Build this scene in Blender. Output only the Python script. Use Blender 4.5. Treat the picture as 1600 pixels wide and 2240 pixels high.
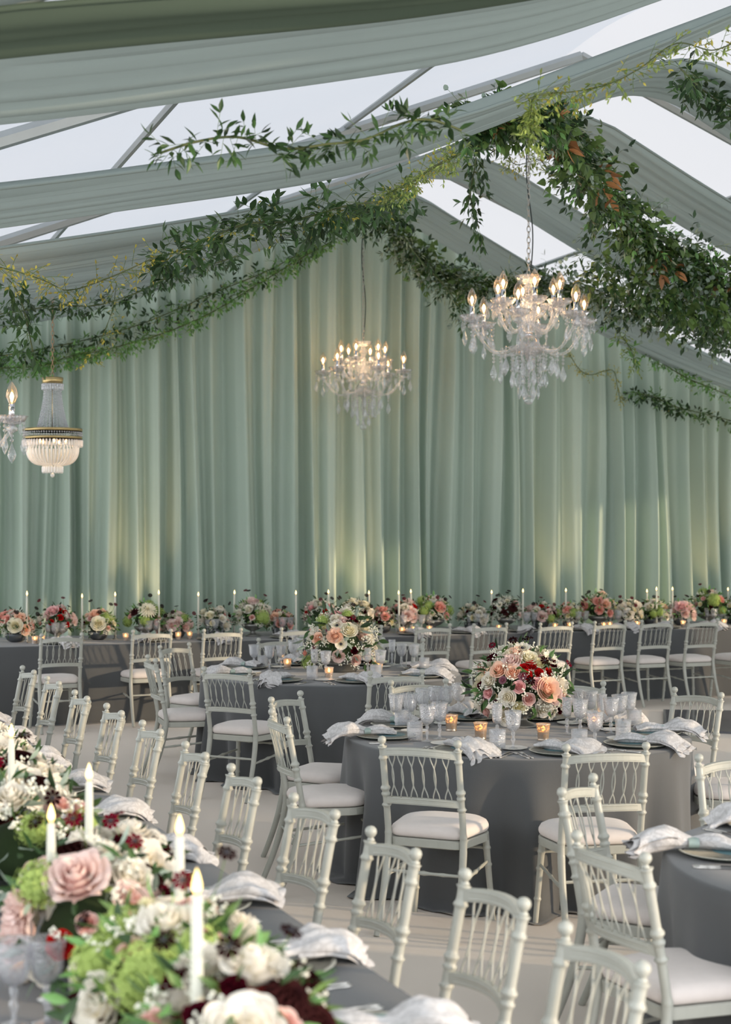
import bpy, math, random
from math import sin, cos, pi, atan2, sqrt, radians
from mathutils import Vector, Matrix, Euler

for o in list(bpy.data.objects): bpy.data.objects.remove(o)
scene = bpy.context.scene
COL = scene.collection

# ------------------------------------------------------------------ camera
CAM_H, F, HY = 1.87, 3400.0, 1155.0
cd = bpy.data.cameras.new('camera'); cam = bpy.data.objects.new('camera', cd); COL.objects.link(cam)
cam.location = (0, 0, CAM_H); cam.rotation_euler = (pi/2, 0, 0)
cd.sensor_fit = 'HORIZONTAL'; cd.sensor_width = 24.0; cd.lens = 24.0*F/1600
cd.shift_y = (HY-1120)/1600; cd.clip_end = 200; cd.clip_start = .05
cd.dof.use_dof = True; cd.dof.focus_distance = 9.2; cd.dof.aperture_fstop = 3.2
scene.camera = cam

# ------------------------------------------------------------------ world, sun, exposure
w = bpy.data.worlds.new('world'); scene.world = w; w.use_nodes = True
bg = w.node_tree.nodes['Background']; bg.inputs[0].default_value = (.93, .965, 1.0, 1); bg.inputs[1].default_value = 1.0
sd = bpy.data.lights.new('sun', 'SUN'); sd.energy = 1.25; sd.color = (1, .76, .50); sd.angle = radians(1.5)
so = bpy.data.objects.new('sun', sd); COL.objects.link(so)
so.rotation_euler = Vector((-.95, .30, -.13)).to_track_quat('-Z', 'Y').to_euler()
vs = scene.view_settings
vs.view_transform = 'Standard'; vs.look = 'None'; vs.gamma = 1; vs.exposure = 1.42; vs.use_curve_mapping = False
scene.render.film_transparent = False

# ------------------------------------------------------------------ frames of reference
TH = radians(20)                        # the marquee's long axis is turned 20 degrees from the view
CU = Vector((cos(TH), sin(TH), 0))      # across the marquee
AU = Vector((-sin(TH), cos(TH), 0))     # along the marquee
def CA(c, a, z): return CU*c + AU*a + Vector((0, 0, z))
def AT(px, py, z):                      # point of the photograph at a known height
    s = (py-HY)/(CAM_H-z); d = F/s
    return Vector(((px-800)/s, d, z))
def ATA(px, py, a):                     # point of the photograph on a cross plane of the marquee
    rx, rz = (px-800)/F, (HY-py)/F
    d = a/(AU.x*rx+AU.y)
    return Vector((rx*d, d, CAM_H+rz*d))
def ATD(px, py, d): return Vector(((px-800)/F*d, d, CAM_H+(HY-py)/F*d))

# ------------------------------------------------------------------ mesh helper
class MB:
    def __init__(s): s.v=[]; s.f=[]; s.m=[]
    def add(s, vs, fs, mat=0, M=None):
        n=len(s.v)
        if M is not None: vs=[M@Vector(p) for p in vs]
        s.v.extend([tuple(p) for p in vs]); s.f.extend([tuple(n+i for i in f) for f in fs]); s.m.extend([mat]*len(fs))
    def box(s, c, d, mat=0, M=None):
        x,y,z=c; a,b,e=d[0]/2,d[1]/2,d[2]/2
        vs=[(x+i*a,y+j*b,z+k*e) for i in(-1,1) for j in(-1,1) for k in(-1,1)]
        s.add(vs,[(0,1,3,2),(4,6,7,5),(0,4,5,1),(2,3,7,6),(0,2,6,4),(1,5,7,3)],mat,M)
    def lathe(s, prof, seg=12, mat=0, M=None, flute=None):
        vs=[];fs=[];n=len(prof)
        for i,(r,z) in enumerate(prof):
            for j in range(seg):
                t=2*pi*j/seg; rr=r
                if flute and r>1e-4: rr=r*(1+flute[0]*cos(flute[1]*t))
                vs.append((rr*cos(t),rr*sin(t),z))
        for i in range(n-1):
            for j in range(seg):
                k=(j+1)%seg; fs.append((i*seg+j,i*seg+k,(i+1)*seg+k,(i+1)*seg+j))
        if prof[0][0]>1e-4: fs.append(tuple(range(seg-1,-1,-1)))
        if prof[-1][0]>1e-4: fs.append(tuple((n-1)*seg+j for j in range(seg)))
        s.add(vs,fs,mat,M)
    def tube(s, path, rad, seg=8, mat=0, cap=True, M=None):
        P=[Vector(p) for p in path]; n=len(P)
        if not hasattr(rad,'__len__'): rad=[rad]*n
        up=Vector((0,0,1)); vs=[];fs=[]; prev=None
        for i in range(n):
            t=(P[min(i+1,n-1)]-P[max(i-1,0)])
            t=t.normalized() if t.length>1e-9 else Vector((0,0,1))
            if prev is None:
                ref=Vector((1,0,0)) if abs(t.x)<.8 else Vector((0,1,0))
                u=(ref-t*ref.dot(t)).normalized()
            else: u=(prev-t*prev.dot(t)).normalized()
            prev=u; b=t.cross(u)
            for j in range(seg):
                a=2*pi*j/seg; vs.append(P[i]+(u*cos(a)+b*sin(a))*rad[i])
        for i in range(n-1):
            for j in range(seg):
                k=(j+1)%seg; fs.append((i*seg+j,i*seg+k,(i+1)*seg+k,(i+1)*seg+j))
        if cap: fs.append(tuple(range(seg-1,-1,-1))); fs.append(tuple((n-1)*seg+j for j in range(seg)))
        s.add(vs,fs,mat,M)
    def sweep(s, path, sec, mat=0, M=None):   # section (depth, height) along a path in the xy plane
        P=[Vector(p) for p in path]; n=len(P); m=len(sec); vs=[];fs=[]
        for i in range(n):
            t=(P[min(i+1,n-1)]-P[max(i-1,0)]); t.z=0; t.normalize(); nn=Vector((-t.y,t.x,0))
            for (a,b) in sec: vs.append(P[i]+nn*a+Vector((0,0,b)))
        for i in range(n-1):
            for j in range(m):
                k=(j+1)%m; fs.append((i*m+j,(i+1)*m+j,(i+1)*m+k,i*m+k))
        fs.append(tuple(range(m))); fs.append(tuple((n-1)*m+j for j in range(m-1,-1,-1)))
        s.add(vs,fs,mat,M)
    def grid(s, fn, nu, nv, mat=0, M=None, closeu=False):
        vs=[fn(i/nu,j/nv) for j in range(nv+1) for i in range(nu+(0 if closeu else 1))]
        W=nu if closeu else nu+1; fs=[]
        for j in range(nv):
            for i in range(nu):
                k=(i+1)%W if closeu else i+1
                fs.append((j*W+i,j*W+k,(j+1)*W+k,(j+1)*W+i))
        s.add(vs,fs,mat,M)
    def mesh(s, name, mats, smooth=True):
        me=bpy.data.meshes.new(name); me.from_pydata(s.v,[],s.f)
        for m in (mats if isinstance(mats,(list,tuple)) else [mats]): me.materials.append(m)
        if any(s.m): me.polygons.foreach_set('material_index', s.m)
        if smooth: me.polygons.foreach_set('use_smooth',[True]*len(s.f))
        me.update(); return me
    def build(s, name, mats, parent=None, smooth=True):
        return obj(name, s.mesh(name,mats,smooth), parent)
def obj(name, me, parent=None, M=None):
    o=bpy.data.objects.new(name, me); COL.objects.link(o)
    if parent is not None: o.parent=parent
    if M is not None: o.matrix_local=M
    return o
def tag(o, label=None, cat=None, group=None, kind=None):
    if label: o['label']=label
    if cat: o['category']=cat
    if group: o['group']=group
    if kind: o['kind']=kind
    return o
def thing(name, label, cat, loc=(0,0,0), rz=0, group=None):
    o=bpy.data.objects.new(name,None); COL.objects.link(o); o.empty_display_size=.1
    o.location=loc; o.rotation_euler=(0,0,rz); return tag(o,label,cat,group)
KIDS={}
def kids(o):
    return [c for c in o.children]
def copy_tree(o, parent=None):
    c=o.copy(); COL.objects.link(c)
    if parent is not None: c.parent=parent; c.matrix_parent_inverse=o.matrix_parent_inverse.copy()
    for ch in CH.get(o.name, []): copy_tree(ch, c)
    return c
CH={}
def remember(o):                        # children listed once, so that copying stays quick
    l=[c for c in o.children]; CH[o.name]=l
    for c in l: remember(c)
def place(proto, used, loc, rz, label, cat=None, group=None, scale=None, rot=None):
    if not used: used.append(1); o=proto
    else: o=copy_tree(proto)
    o.location=loc; o.rotation_euler=(0,0,rz) if rot is None else rot
    o.scale=(1,1,1) if not scale else ((scale,)*3 if not hasattr(scale,'__len__') else scale)
    tag(o,label,cat,group); return o
def smooth_path(pts, n):
    P=[Vector(p) for p in pts]; out=[]
    m=len(P)
    for i in range(n+1):
        t=i/n*(m-1); k=min(int(t),m-2); u=t-k
        p0=P[max(k-1,0)];p1=P[k];p2=P[k+1];p3=P[min(k+2,m-1)]
        out.append(.5*((2*p1)+(-p0+p2)*u+(2*p0-5*p1+4*p2-p3)*u*u+(-p0+3*p1-3*p2+p3)*u**3))
    return out
def interp(tab, x):
    if x<=tab[0][0]: return tab[0][1]
    for (a,b),(c,d) in zip(tab,tab[1:]):
        if x<=c: 
            t=(x-a)/(c-a); return b+(d-b)*t
    return tab[-1][1]
def face_to(d):                         # matrix whose +Z points along d
    return Vector(d).to_track_quat('Z','Y').to_matrix().to_4x4()
def T(x,y,z): return Matrix.Translation((x,y,z))

# ------------------------------------------------------------------ materials
def nodes(name):
    m=bpy.data.materials.new(name); m.use_nodes=True; nt=m.node_tree
    return m, nt, nt.nodes['Principled BSDF'], nt.nodes['Material Output']
def N(nt, typ, **kw):
    n=nt.nodes.new(typ)
    for k,v in kw.items():
        if k.startswith('i_'): n.inputs[int(k[2:])].default_value=v
        else: setattr(n,k,v)
    return n
def srgb(r,g,b):
    f=lambda c:(c/255/12.92) if c/255<=.04045 else ((c/255+.055)/1.055)**2.4
    return (f(r),f(g),f(b),1)
def vary(nt, col, amt=.12, scale=8, detail=3, coord='Object'):
    tc=N(nt,'ShaderNodeTexCoord'); no=N(nt,'ShaderNodeTexNoise'); no.inputs['Scale'].default_value=scale; no.inputs['Detail'].default_value=detail
    nt.links.new(tc.outputs[coord],no.inputs['Vector'])
    mx=N(nt,'ShaderNodeMix'); mx.data_type='RGBA'
    mx.inputs[6].default_value=tuple(c*(1-amt) for c in col[:3])+(1,); mx.inputs[7].default_value=tuple(min(1,c*(1+amt)) for c in col[:3])+(1,)
    nt.links.new(no.outputs[0],mx.inputs[0]); return mx.outputs[2], tc
def bump(nt, p, tc, scale, strength, dist=.002, coord='Object', tex='ShaderNodeTexNoise'):
    no=N(nt,tex); no.inputs['Scale'].default_value=scale
    nt.links.new(tc.outputs[coord],no.inputs['Vector']); b=N(nt,'ShaderNodeBump'); b.inputs['Strength'].default_value=strength; b.inputs['Distance'].default_value=dist
    nt.links.new(no.outputs[0],b.inputs['Height']); nt.links.new(b.outputs[0],p.inputs['Normal'])
def simple(name, col, rough=.6, metal=0, amt=.08, scale=8, bs=None, spec=None, sheen=0):
    m,nt,p,o=nodes(name); c,tc=vary(nt,col,amt,scale); nt.links.new(c,p.inputs['Base Color'])
    p.inputs['Roughness'].default_value=rough; p.inputs['Metallic'].default_value=metal
    if spec is not None: p.inputs['Specular IOR Level'].default_value=spec
    if sheen: p.inputs['Sheen Weight'].default_value=sheen
    if bs: bump(nt,p,tc,*bs)
    return m
def cloth(name, col, trans=.3, tcol=None, amt=.06, scale=5, weave=900):
    m,nt,p,o=nodes(name); nt.nodes.remove(p)
    c,tc=vary(nt,col,amt,scale)
    d=N(nt,'ShaderNodeBsdfDiffuse'); t=N(nt,'ShaderNodeBsdfTranslucent'); mx=N(nt,'ShaderNodeMixShader'); mx.inputs[0].default_value=trans
    nt.links.new(c,d.inputs[0])
    if tcol: t.inputs[0].default_value=tcol
    else: nt.links.new(c,t.inputs[0])
    nt.links.new(d.outputs[0],mx.inputs[1]); nt.links.new(t.outputs[0],mx.inputs[2]); nt.links.new(mx.outputs[0],o.inputs[0])
    if weave:
        no=N(nt,'ShaderNodeTexNoise'); no.inputs['Scale'].default_value=weave; nt.links.new(tc.outputs['Object'],no.inputs['Vector'])
        b=N(nt,'ShaderNodeBump'); b.inputs['Strength'].default_value=.25; b.inputs['Distance'].default_value=.002
        nt.links.new(no.outputs[0],b.inputs['Height']); nt.links.new(b.outputs[0],d.inputs['Normal'])
    return m
def petal(name, col, core=None, rad=.04, trans=.28):
    m,nt,p,o=nodes(name); nt.nodes.remove(p)
    tc=N(nt,'ShaderNodeTexCoord'); ln=N(nt,'ShaderNodeVectorMath'); ln.operation='LENGTH'; nt.links.new(tc.outputs['Object'],ln.inputs[0])
    mr=N(nt,'ShaderNodeMapRange'); mr.inputs[1].default_value=rad*.25; mr.inputs[2].default_value=rad; nt.links.new(ln.outputs['Value'],mr.inputs[0])
    mx=N(nt,'ShaderNodeMix'); mx.data_type='RGBA'; mx.inputs[6].default_value=core or tuple(c*.8 for c in col[:3])+(1,); mx.inputs[7].default_value=col
    nt.links.new(mr.outputs[0],mx.inputs[0])
    d=N(nt,'ShaderNodeBsdfDiffuse'); t=N(nt,'ShaderNodeBsdfTranslucent'); ms=N(nt,'ShaderNodeMixShader'); ms.inputs[0].default_value=trans
    nt.links.new(mx.outputs[2],d.inputs[0]); nt.links.new(mx.outputs[2],t.inputs[0])
    nt.links.new(d.outputs[0],ms.inputs[1]); nt.links.new(t.outputs[0],ms.inputs[2]); nt.links.new(ms.outputs[0],o.inputs[0]); return m
def leafmat(name, col, trans=.3, rough=.45):
    m,nt,p,o=nodes(name)
    gm=N(nt,'ShaderNodeNewGeometry'); mx=N(nt,'ShaderNodeMix'); mx.data_type='RGBA'
    mx.inputs[6].default_value=tuple(c*.6 for c in col[:3])+(1,); mx.inputs[7].default_value=tuple(min(1,c*1.5) for c in col[:3])+(1,)
    nt.links.new(gm.outputs['Random Per Island'],mx.inputs[0]); nt.links.new(mx.outputs[2],p.inputs['Base Color']); p.inputs['Roughness'].default_value=rough
    t=N(nt,'ShaderNodeBsdfTranslucent'); ms=N(nt,'ShaderNodeMixShader'); ms.inputs[0].default_value=trans; nt.links.new(mx.outputs[2],t.inputs[0])
    nt.links.new(p.outputs[0],ms.inputs[1]); nt.links.new(t.outputs[0],ms.inputs[2]); nt.links.new(ms.outputs[0],o.inputs[0]); return m
def crystal(name, clear=.5, frost=.16, bscale=0, tint=(.95,.97,1,1), warm=None):
    m,nt,p,o=nodes(name); nt.nodes.remove(p)
    tr=N(nt,'ShaderNodeBsdfTransparent'); tr.inputs[0].default_value=tint
    gl=N(nt,'ShaderNodeBsdfGlossy'); gl.inputs['Roughness'].default_value=.06
    df=N(nt,'ShaderNodeBsdfDiffuse'); df.inputs[0].default_value=(.9,.93,.97,1); tl=N(nt,'ShaderNodeBsdfTranslucent'); tl.inputs[0].default_value=(.9,.93,.97,1)
    a=N(nt,'ShaderNodeMixShader'); a.inputs[0].default_value=.5; nt.links.new(df.outputs[0],a.inputs[1]); nt.links.new(tl.outputs[0],a.inputs[2])
    lw=N(nt,'ShaderNodeLayerWeight'); lw.inputs['Blend'].default_value=.35
    b=N(nt,'ShaderNodeMixShader'); nt.links.new(tr.outputs[0],b.inputs[1]); nt.links.new(gl.outputs[0],b.inputs[2])
    mr=N(nt,'ShaderNodeMapRange'); mr.inputs[3].default_value=1-clear-.42; mr.inputs[4].default_value=.85; nt.links.new(lw.outputs['Facing'],mr.inputs[0]); nt.links.new(mr.outputs[0],b.inputs[0])
    c=N(nt,'ShaderNodeMixShader'); c.inputs[0].default_value=frost; nt.links.new(b.outputs[0],c.inputs[1]); nt.links.new(a.outputs[0],c.inputs[2]); nt.links.new(c.outputs[0],o.inputs[0])
    if bscale:
        tc=N(nt,'ShaderNodeTexCoord'); vo=N(nt,'ShaderNodeTexVoronoi'); vo.inputs['Scale'].default_value=bscale; nt.links.new(tc.outputs['Object'],vo.inputs['Vector'])
        bu=N(nt,'ShaderNodeBump'); bu.inputs['Strength'].default_value=.8; bu.inputs['Distance'].default_value=.004; nt.links.new(vo.outputs['Distance'],bu.inputs['Height'])
        nt.links.new(bu.outputs[0],gl.inputs['Normal']); nt.links.new(bu.outputs[0],lw.inputs['Normal'])
    return m
def emit(name, col, s, colb=None, zb=None):
    m,nt,p,o=nodes(name); nt.nodes.remove(p); e=N(nt,'ShaderNodeEmission'); e.inputs[0].default_value=col; e.inputs[1].default_value=s; nt.links.new(e.outputs[0],o.inputs[0])
    if colb:
        tc=N(nt,'ShaderNodeTexCoord'); sp=N(nt,'ShaderNodeSeparateXYZ'); nt.links.new(tc.outputs['Object'],sp.inputs[0])
        mr=N(nt,'ShaderNodeMapRange'); mr.inputs[1].default_value=zb[0]; mr.inputs[2].default_value=zb[1]; nt.links.new(sp.outputs[2],mr.inputs[0])
        mx=N(nt,'ShaderNodeMix'); mx.data_type='RGBA'; mx.inputs[6].default_value=colb; mx.inputs[7].default_value=col; nt.links.new(mr.outputs[0],mx.inputs[0]); nt.links.new(mx.outputs[2],e.inputs[0])
    return m

MT={}
MT['floor']=simple('cream_carpet', srgb(226,215,204), .9, amt=.04, scale=2, bs=(350,.25,.004))
MT['curtain']=cloth('sage_curtain', srgb(182,198,184), .10, amt=.05, scale=1.2, weave=300)
MT['drape']=cloth('ceiling_voile', srgb(156,168,164), .28, tcol=srgb(168,182,178), amt=.03, scale=1.5, weave=200)
MT['drape_shaded']=cloth('shaded_voile', srgb(82,94,82), .10, amt=.03, scale=1.5, weave=200)  # darker colour stands in for the shade of a thick voile fold
MT['roof']=cloth('roof_membrane', (.85,.87,.9,1), .85, tcol=(.315,.32,.338,1), amt=.02, scale=.6, weave=0)
MT['alu']=simple('aluminium_frame', (.42,.45,.45,1), .45, .6)
MT['linen']=simple('grey_linen', srgb(78,80,82), .85, amt=.10, scale=3, bs=(420,.35,.002), sheen=.25)
MT['paint']=simple('sage_white_paint', srgb(174,175,166), .36, amt=.10, scale=22, bs=(60,.12,.002))
MT['cushion']=simple('oyster_cushion', srgb(220,211,206), .85, amt=.05, scale=30, bs=(600,.3,.001), sheen=.2)
MT['gap_shade']=simple('dark_gap', srgb(96,92,86), .9)  # dark strip coloured in as shade between seat frame and cushion
MT['napkin']=None
MT['ribbon']=simple('sage_ribbon', srgb(150,166,160), .5, amt=.05)
MT['charger']=simple('speckled_stone_glaze', srgb(186,182,168), .5, amt=.28, scale=90, bs=(120,.6,.003))
MT['charger_rim']=simple('dark_underglaze', srgb(58,64,60), .4)
MT['teal']=simple('teal_card', srgb(74,106,112), .5, amt=.05)
MT['white_china']=simple('white_china', srgb(214,212,206), .3, amt=.06, scale=40)
MT['silver']=simple('ornate_silver', (.72,.70,.67,1), .28, .95, amt=.2, scale=150, bs=(260,.5,.002))
MT['steel']=simple('blade_steel', (.45,.46,.48,1), .2, 1)
MT['goblet']=crystal('cut_goblet_crystal', .51, .12, 150,(.98,.98,.99,1))
MT['tumbler']=crystal('diamond_cut_crystal', .52, .15, 170,(.98,.98,.99,1))
MT['crys']=crystal('chandelier_crystal', .50, .10, 60, (.97,.97,.98,1))
MT['bead']=crystal('cut_glass_bead', .44, .42, 40, (1,.98,.95,1))
MT['bulb']=crystal('bulb_glass', .56, .02, 0, (1,.93,.85,1))
MT['chrome']=simple('chrome_sleeve', (.75,.75,.77,1), .12, 1, amt=.02)
MT['brass']=simple('aged_brass', (.55,.42,.20,1), .3, .9)
MT['chain']=simple('nickel_chain', (.55,.53,.48,1), .35, .9)
MT['rust']=simple('copper_chain', (.42,.28,.18,1), .45, .7)
MT['cable']=simple('black_cable', (.02,.03,.03,1), .4)
MT['fil']=emit('filament', (1,.50,.16,1), 16)
MT['flame']=emit('flame', (1,.72,.28,1), 1.9, (1,.30,.05,1), (.000,.014))
MT['glow']=emit('votive_flame', (1,.50,.14,1), 9)
MT['wax']=cloth('ivory_wax', srgb(232,232,220), .3, weave=0, amt=.02)
MT['wick']=simple('wick', (.02,.015,.01,1), .9)
def mercury():
    m,nt,p,o=nodes('mercury_glass'); p.inputs['Base Color'].default_value=(.62,.55,.47,1); p.inputs['Metallic'].default_value=.7; p.inputs['Roughness'].default_value=.3
    tc=N(nt,'ShaderNodeTexCoord'); no=N(nt,'ShaderNodeTexNoise'); no.inputs['Scale'].default_value=120; no.inputs['Detail'].default_value=4; nt.links.new(tc.outputs['Object'],no.inputs['Vector'])
    cr=N(nt,'ShaderNodeMapRange'); cr.inputs[1].default_value=.40; cr.inputs[2].default_value=.62; cr.inputs[3].default_value=.15; cr.inputs[4].default_value=.75; nt.links.new(no.outputs[0],cr.inputs[0])
    t=N(nt,'ShaderNodeBsdfTransparent'); t.inputs[0].default_value=(1,.86,.72,1); tl=N(nt,'ShaderNodeBsdfTranslucent'); tl.inputs[0].default_value=(1,.86,.7,1)
    m2=N(nt,'ShaderNodeMixShader'); nt.links.new(t.outputs[0],m2.inputs[1]); nt.links.new(tl.outputs[0],m2.inputs[2])
    ms=N(nt,'ShaderNodeMixShader'); nt.links.new(cr.outputs[0],ms.inputs[0]); nt.links.new(p.outputs[0],ms.inputs[1]); nt.links.new(m2.outputs[0],ms.inputs[2]); nt.links.new(ms.outputs[0],o.inputs[0]); return m
MT['mercury']=mercury()
MT['amber']=crystal('amber_votive_glass', .45, .22, 90, (1,.85,.7,1))
MT['pewter']=simple('pewter', (.33,.33,.31,1), .42, .75, amt=.2, scale=30)
MT['bowlglass']=simple('slate_bowl', (.10,.11,.12,1), .35, .2)
MT['moss']=simple('moss', srgb(38,56,26), .95, amt=.4, scale=60)
MT['stem']=simple('green_stem', srgb(96,122,58), .6)
MT['brownstem']=simple('brown_stem', srgb(92,70,48), .8)
G_=dict(ruscus=srgb(62,92,50), dark=srgb(46,70,40), euca=srgb(146,162,148), olive=srgb(148,156,128), lime=srgb(142,158,84), brown=srgb(178,124,80), ivy=srgb(98,124,66), yellow=srgb(176,164,70), bright=srgb(112,156,88), fern=srgb(92,128,70))
for k,v in G_.items(): MT['l_'+k]=leafmat('leaf_'+k, v)
P_=dict(white=(srgb(240,234,222),srgb(236,226,190)), cream=(srgb(242,236,214),srgb(232,222,170)), blush=(srgb(238,214,206),srgb(222,160,146)), peach=(srgb(252,216,192),srgb(246,176,134)),
        coral=(srgb(240,182,168),srgb(232,150,128)), red=(srgb(208,34,34),srgb(160,18,20)), burg=(srgb(82,18,32),srgb(40,8,14)), mauve=(srgb(176,140,146),srgb(120,70,84)),
        green=(srgb(172,192,112),srgb(146,172,84)), pink=(srgb(240,198,196),srgb(230,164,162)), wine=(srgb(150,22,50),srgb(80,10,28)), choc=(srgb(64,34,34),srgb(26,12,14)))
for k,v in P_.items(): MT['p_'+k]=petal('petal_'+k, v[0], v[1])
MT['eye']=simple('anemone_eye',(.02,.02,.03,1),.7)
MT['blossom']=simple('tiny_blossom', srgb(236,234,218), .8, amt=.1)
MT['berry']=simple('berry', srgb(112,44,56), .5)
def napkin_mat():
    m,nt,p,o=nodes('damask_napkin'); tc=N(nt,'ShaderNodeTexCoord')
    no=N(nt,'ShaderNodeTexNoise'); no.inputs['Scale'].default_value=34; no.inputs['Detail'].default_value=2; no.inputs['Distortion'].default_value=2.2; nt.links.new(tc.outputs['Object'],no.inputs['Vector'])
    cr=N(nt,'ShaderNodeValToRGB'); cr.color_ramp.elements[0].position=.46; cr.color_ramp.elements[0].color=srgb(184,182,182); cr.color_ramp.elements[1].position=.54; cr.color_ramp.elements[1].color=srgb(202,200,200)
    nt.links.new(no.outputs[0],cr.inputs[0]); nt.links.new(cr.outputs[0],p.inputs['Base Color']); p.inputs['Roughness'].default_value=.8
    bump(nt,p,tc,500,.2,.001); return m
MT['napkin']=napkin_mat()
# ================================================================== the marquee
# ridge at c=6.35, height falls both ways
RC=6.35
def roof_h(c): return 6.05-.39*abs(c-RC)
b=MB()
def fl(u,v): return CA(-6+24*u, -3+24*v, 0)
b.grid(fl,24,24); o=b.build('floor',MT['floor'],smooth=False); tag(o,kind='structure')
b=MB()
for c0,c1 in ((-1.6,RC),(RC,14.4)):
    b.grid(lambda u,v:CA(c0+(c1-c0)*u, 1.0+17.6*v, roof_h(c0+(c1-c0)*u)+.02*sin(v*55)),8,60)
o=b.build('ceiling',MT['roof']); tag(o,kind='structure')
k=1
for a in (4.3,8.1,12.0,15.9):
    b=MB()
    for c0,c1 in ((-1.5,RC),(RC,14.3)):
        pts=[CA(c0+(c1-c0)*i/4,a,roof_h(c0+(c1-c0)*i/4)-.10) for i in range(5)]
        b.tube(pts,.045,6)
    o=b.build('trim_%d'%k,MT['alu'],smooth=False); tag(o,kind='structure'); k+=1
for c in (-.2,2.0,4.2,8.6,10.8,13.0):
    b=MB(); b.tube([CA(c,1.1,roof_h(c)-.06),CA(c,18.4,roof_h(c)-.06)],.025,6)
    o=b.build('trim_%d'%k,MT['alu'],smooth=False); tag(o,kind='structure'); k+=1

# end wall curtain, gathered in uneven pleats
random.seed(4)
cs=[];ph=0;c=-1.4
def pleat(c):
    p=2*pi*c/.27+1.6*sin(c*1.7+.4)+1.1*sin(c*4.3+1)
    s1=sin(p); s2=sin(p*.5+1.2+sin(c*2.3))
    return .115*(s1*abs(s1)**-.2 if abs(s1)>1e-6 else 0)+.075*s2+.022*sin(2.7*p+c)
b=MB(); NC=1500; c0,c1=-1.3,14.2; NV=14
vs=[];fs=[]
for j in range(NV+1):
    v=j/NV
    for i in range(NC+1):
        c=c0+(c1-c0)*i/NC
        top=roof_h(c)-.12; z=.01+(top-.01)*v
        a=17.70-pleat(c+.03*sin(v*3+c))*(1-.35*v)-.03*sin(v*5+c*3)
        vs.append(CA(c+.02*sin(v*4+c*9),a,z))
for j in range(NV):
    for i in range(NC):
        fs.append((j*(NC+1)+i,j*(NC+1)+i+1,(j+1)*(NC+1)+i+1,(j+1)*(NC+1)+i))
b.add(vs,fs); o=b.build('curtain',MT['curtain']); tag(o,'tall sage green pleated curtain covering the whole gable end wall','curtain')
# unseen sun gobo at the right: gathered panels added so gaps make sun patches
b=MB()
for a0 in (1.5,4.6,7.4,9.9,12.6,15.4):
    def fn(u,v,a0=a0):
        a=a0+1.7*u; return CA(13.6+.05*sin(a*24),a,.01+2.9*v)
    b.grid(fn,60,2)
o=b.build('sun_gobo_right',MT['curtain']); tag(o,kind='structure')
# the wall the curtain hangs on
b=MB(); vs=[];n=30
for i in range(n+1):
    c=-1.6+16*i/n; vs+= [CA(c,18.1,0),CA(c,18.1,roof_h(c)-.03),CA(c,18.2,0),CA(c,18.2,roof_h(c)-.03)]
fs=[]
for i in range(n):
    q=4*i; fs+=[(q,q+4,q+5,q+1),(q+2,q+3,q+7,q+6),(q+1,q+5,q+7,q+3)]
b.add(vs,fs); o=b.build('wall_back',MT['roof'],smooth=False); tag(o,kind='structure')

# warm uplights standing behind the long table at the foot of the curtain
for px,e in ((325,34),(792,30),(1245,34),(1575,30)):
    rx=(px-800)/F; d=17.1/(AU.x*rx+AU.y); p=Vector((rx*d,d,.12))
    ld=bpy.data.lights.new('uplight','SPOT'); ld.energy=e*1.25; ld.color=(1,.66,.34); ld.spot_size=radians(42); ld.spot_blend=.9; ld.shadow_soft_size=.06
    lo=bpy.data.objects.new('uplight_lamp',ld); COL.objects.link(lo); lo.location=p+Vector((0,0,.15)); lo.rotation_euler=(AU*.30+Vector((0,0,1))).to_track_quat('-Z','Y').to_euler()

# swagged ceiling drapes, one sheet per bay, running from eave over the ridge to the other eave
LEFT=[(-1.5,3.05),(0,3.36),(1.07,3.57),(2.5,3.87),(3.27,4.07),(4.4,4.55),(5.5,5.05),(RC,5.48)]
def drape_h(c,sag=1):
    if c<=RC: return interp(LEFT,c)
    t=c-RC; return 5.48-.36*t-.30*sag*sin(pi*min(t/7.2,1))
def drape(a_far,width,rise,label,mat='drape',folds=7,seed=1,dz=0,sag=1,flare=0):
    rnd=random.Random(seed); ph=[rnd.uniform(0,6) for _ in range(8)]
    b=MB(); NU,NVv=110,46
    hs=[]
    for i in range(NU+1):
        c=-.9+14.6*i/NU
        # smooth the profile
        h=sum(drape_h(c+d,sag)*wt for d,wt in ((-.4,.2),(-.2,.2),(0,.2),(.2,.2),(.4,.2)))+dz
        hs.append((c,h))
    def fn(u,v):
        c,h=hs[int(round(u*NU))]
        near=abs(c-RC); wd=width*(1+flare*min(1,near/5))
        t=v*2-1                       # -1 near edge, 1 far edge
        lift=rise*(1-v)**1.6 + .10*max(0,(v-.86)/.14)**1.5
        pl=.022*sin(folds*t*3.0+ph[0]+.5*sin(c*.7+ph[1]))+.014*sin(folds*t*6.7+ph[2]+.8*sin(c*.9+ph[3]))+.008*sin(folds*t*13+ph[4]+c*.4)
        z=h+lift+pl*(1+.3*sin(c*1.3+ph[5]))
        z=min(z,roof_h(c)-.22) if abs(c-RC)<9 else z
        a=a_far-wd*(1-v)+.03*sin(c*1.1+ph[6])+.015*sin(c*2.9+ph[7])
        return CA(c,a,z)
    b.grid(fn,NU,NVv)
    # turned hem along the far edge
    b.tube([fn(i/NU,1)+Vector((0,0,0)) for i in range(0,NU+1,2)],.012,5)
    b.tube([fn(i/NU,0)+Vector((0,0,0)) for i in range(0,NU+1,2)],.012,5)
    o=b.build('ceiling_drape',MT[mat]); return tag(o,label,'ceiling drape','swagged ceiling drapes')
drape(5.30,1.5,.12,'pale grey ceiling drape nearest the camera, cut by the top edge of the photo',seed=1,dz=.14)
drape(5.70,.50,.05,'narrow ceiling drape coloured dark grey for shade across the top of the photo','drape_shaded',folds=.7,seed=2,dz=.03)
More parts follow.
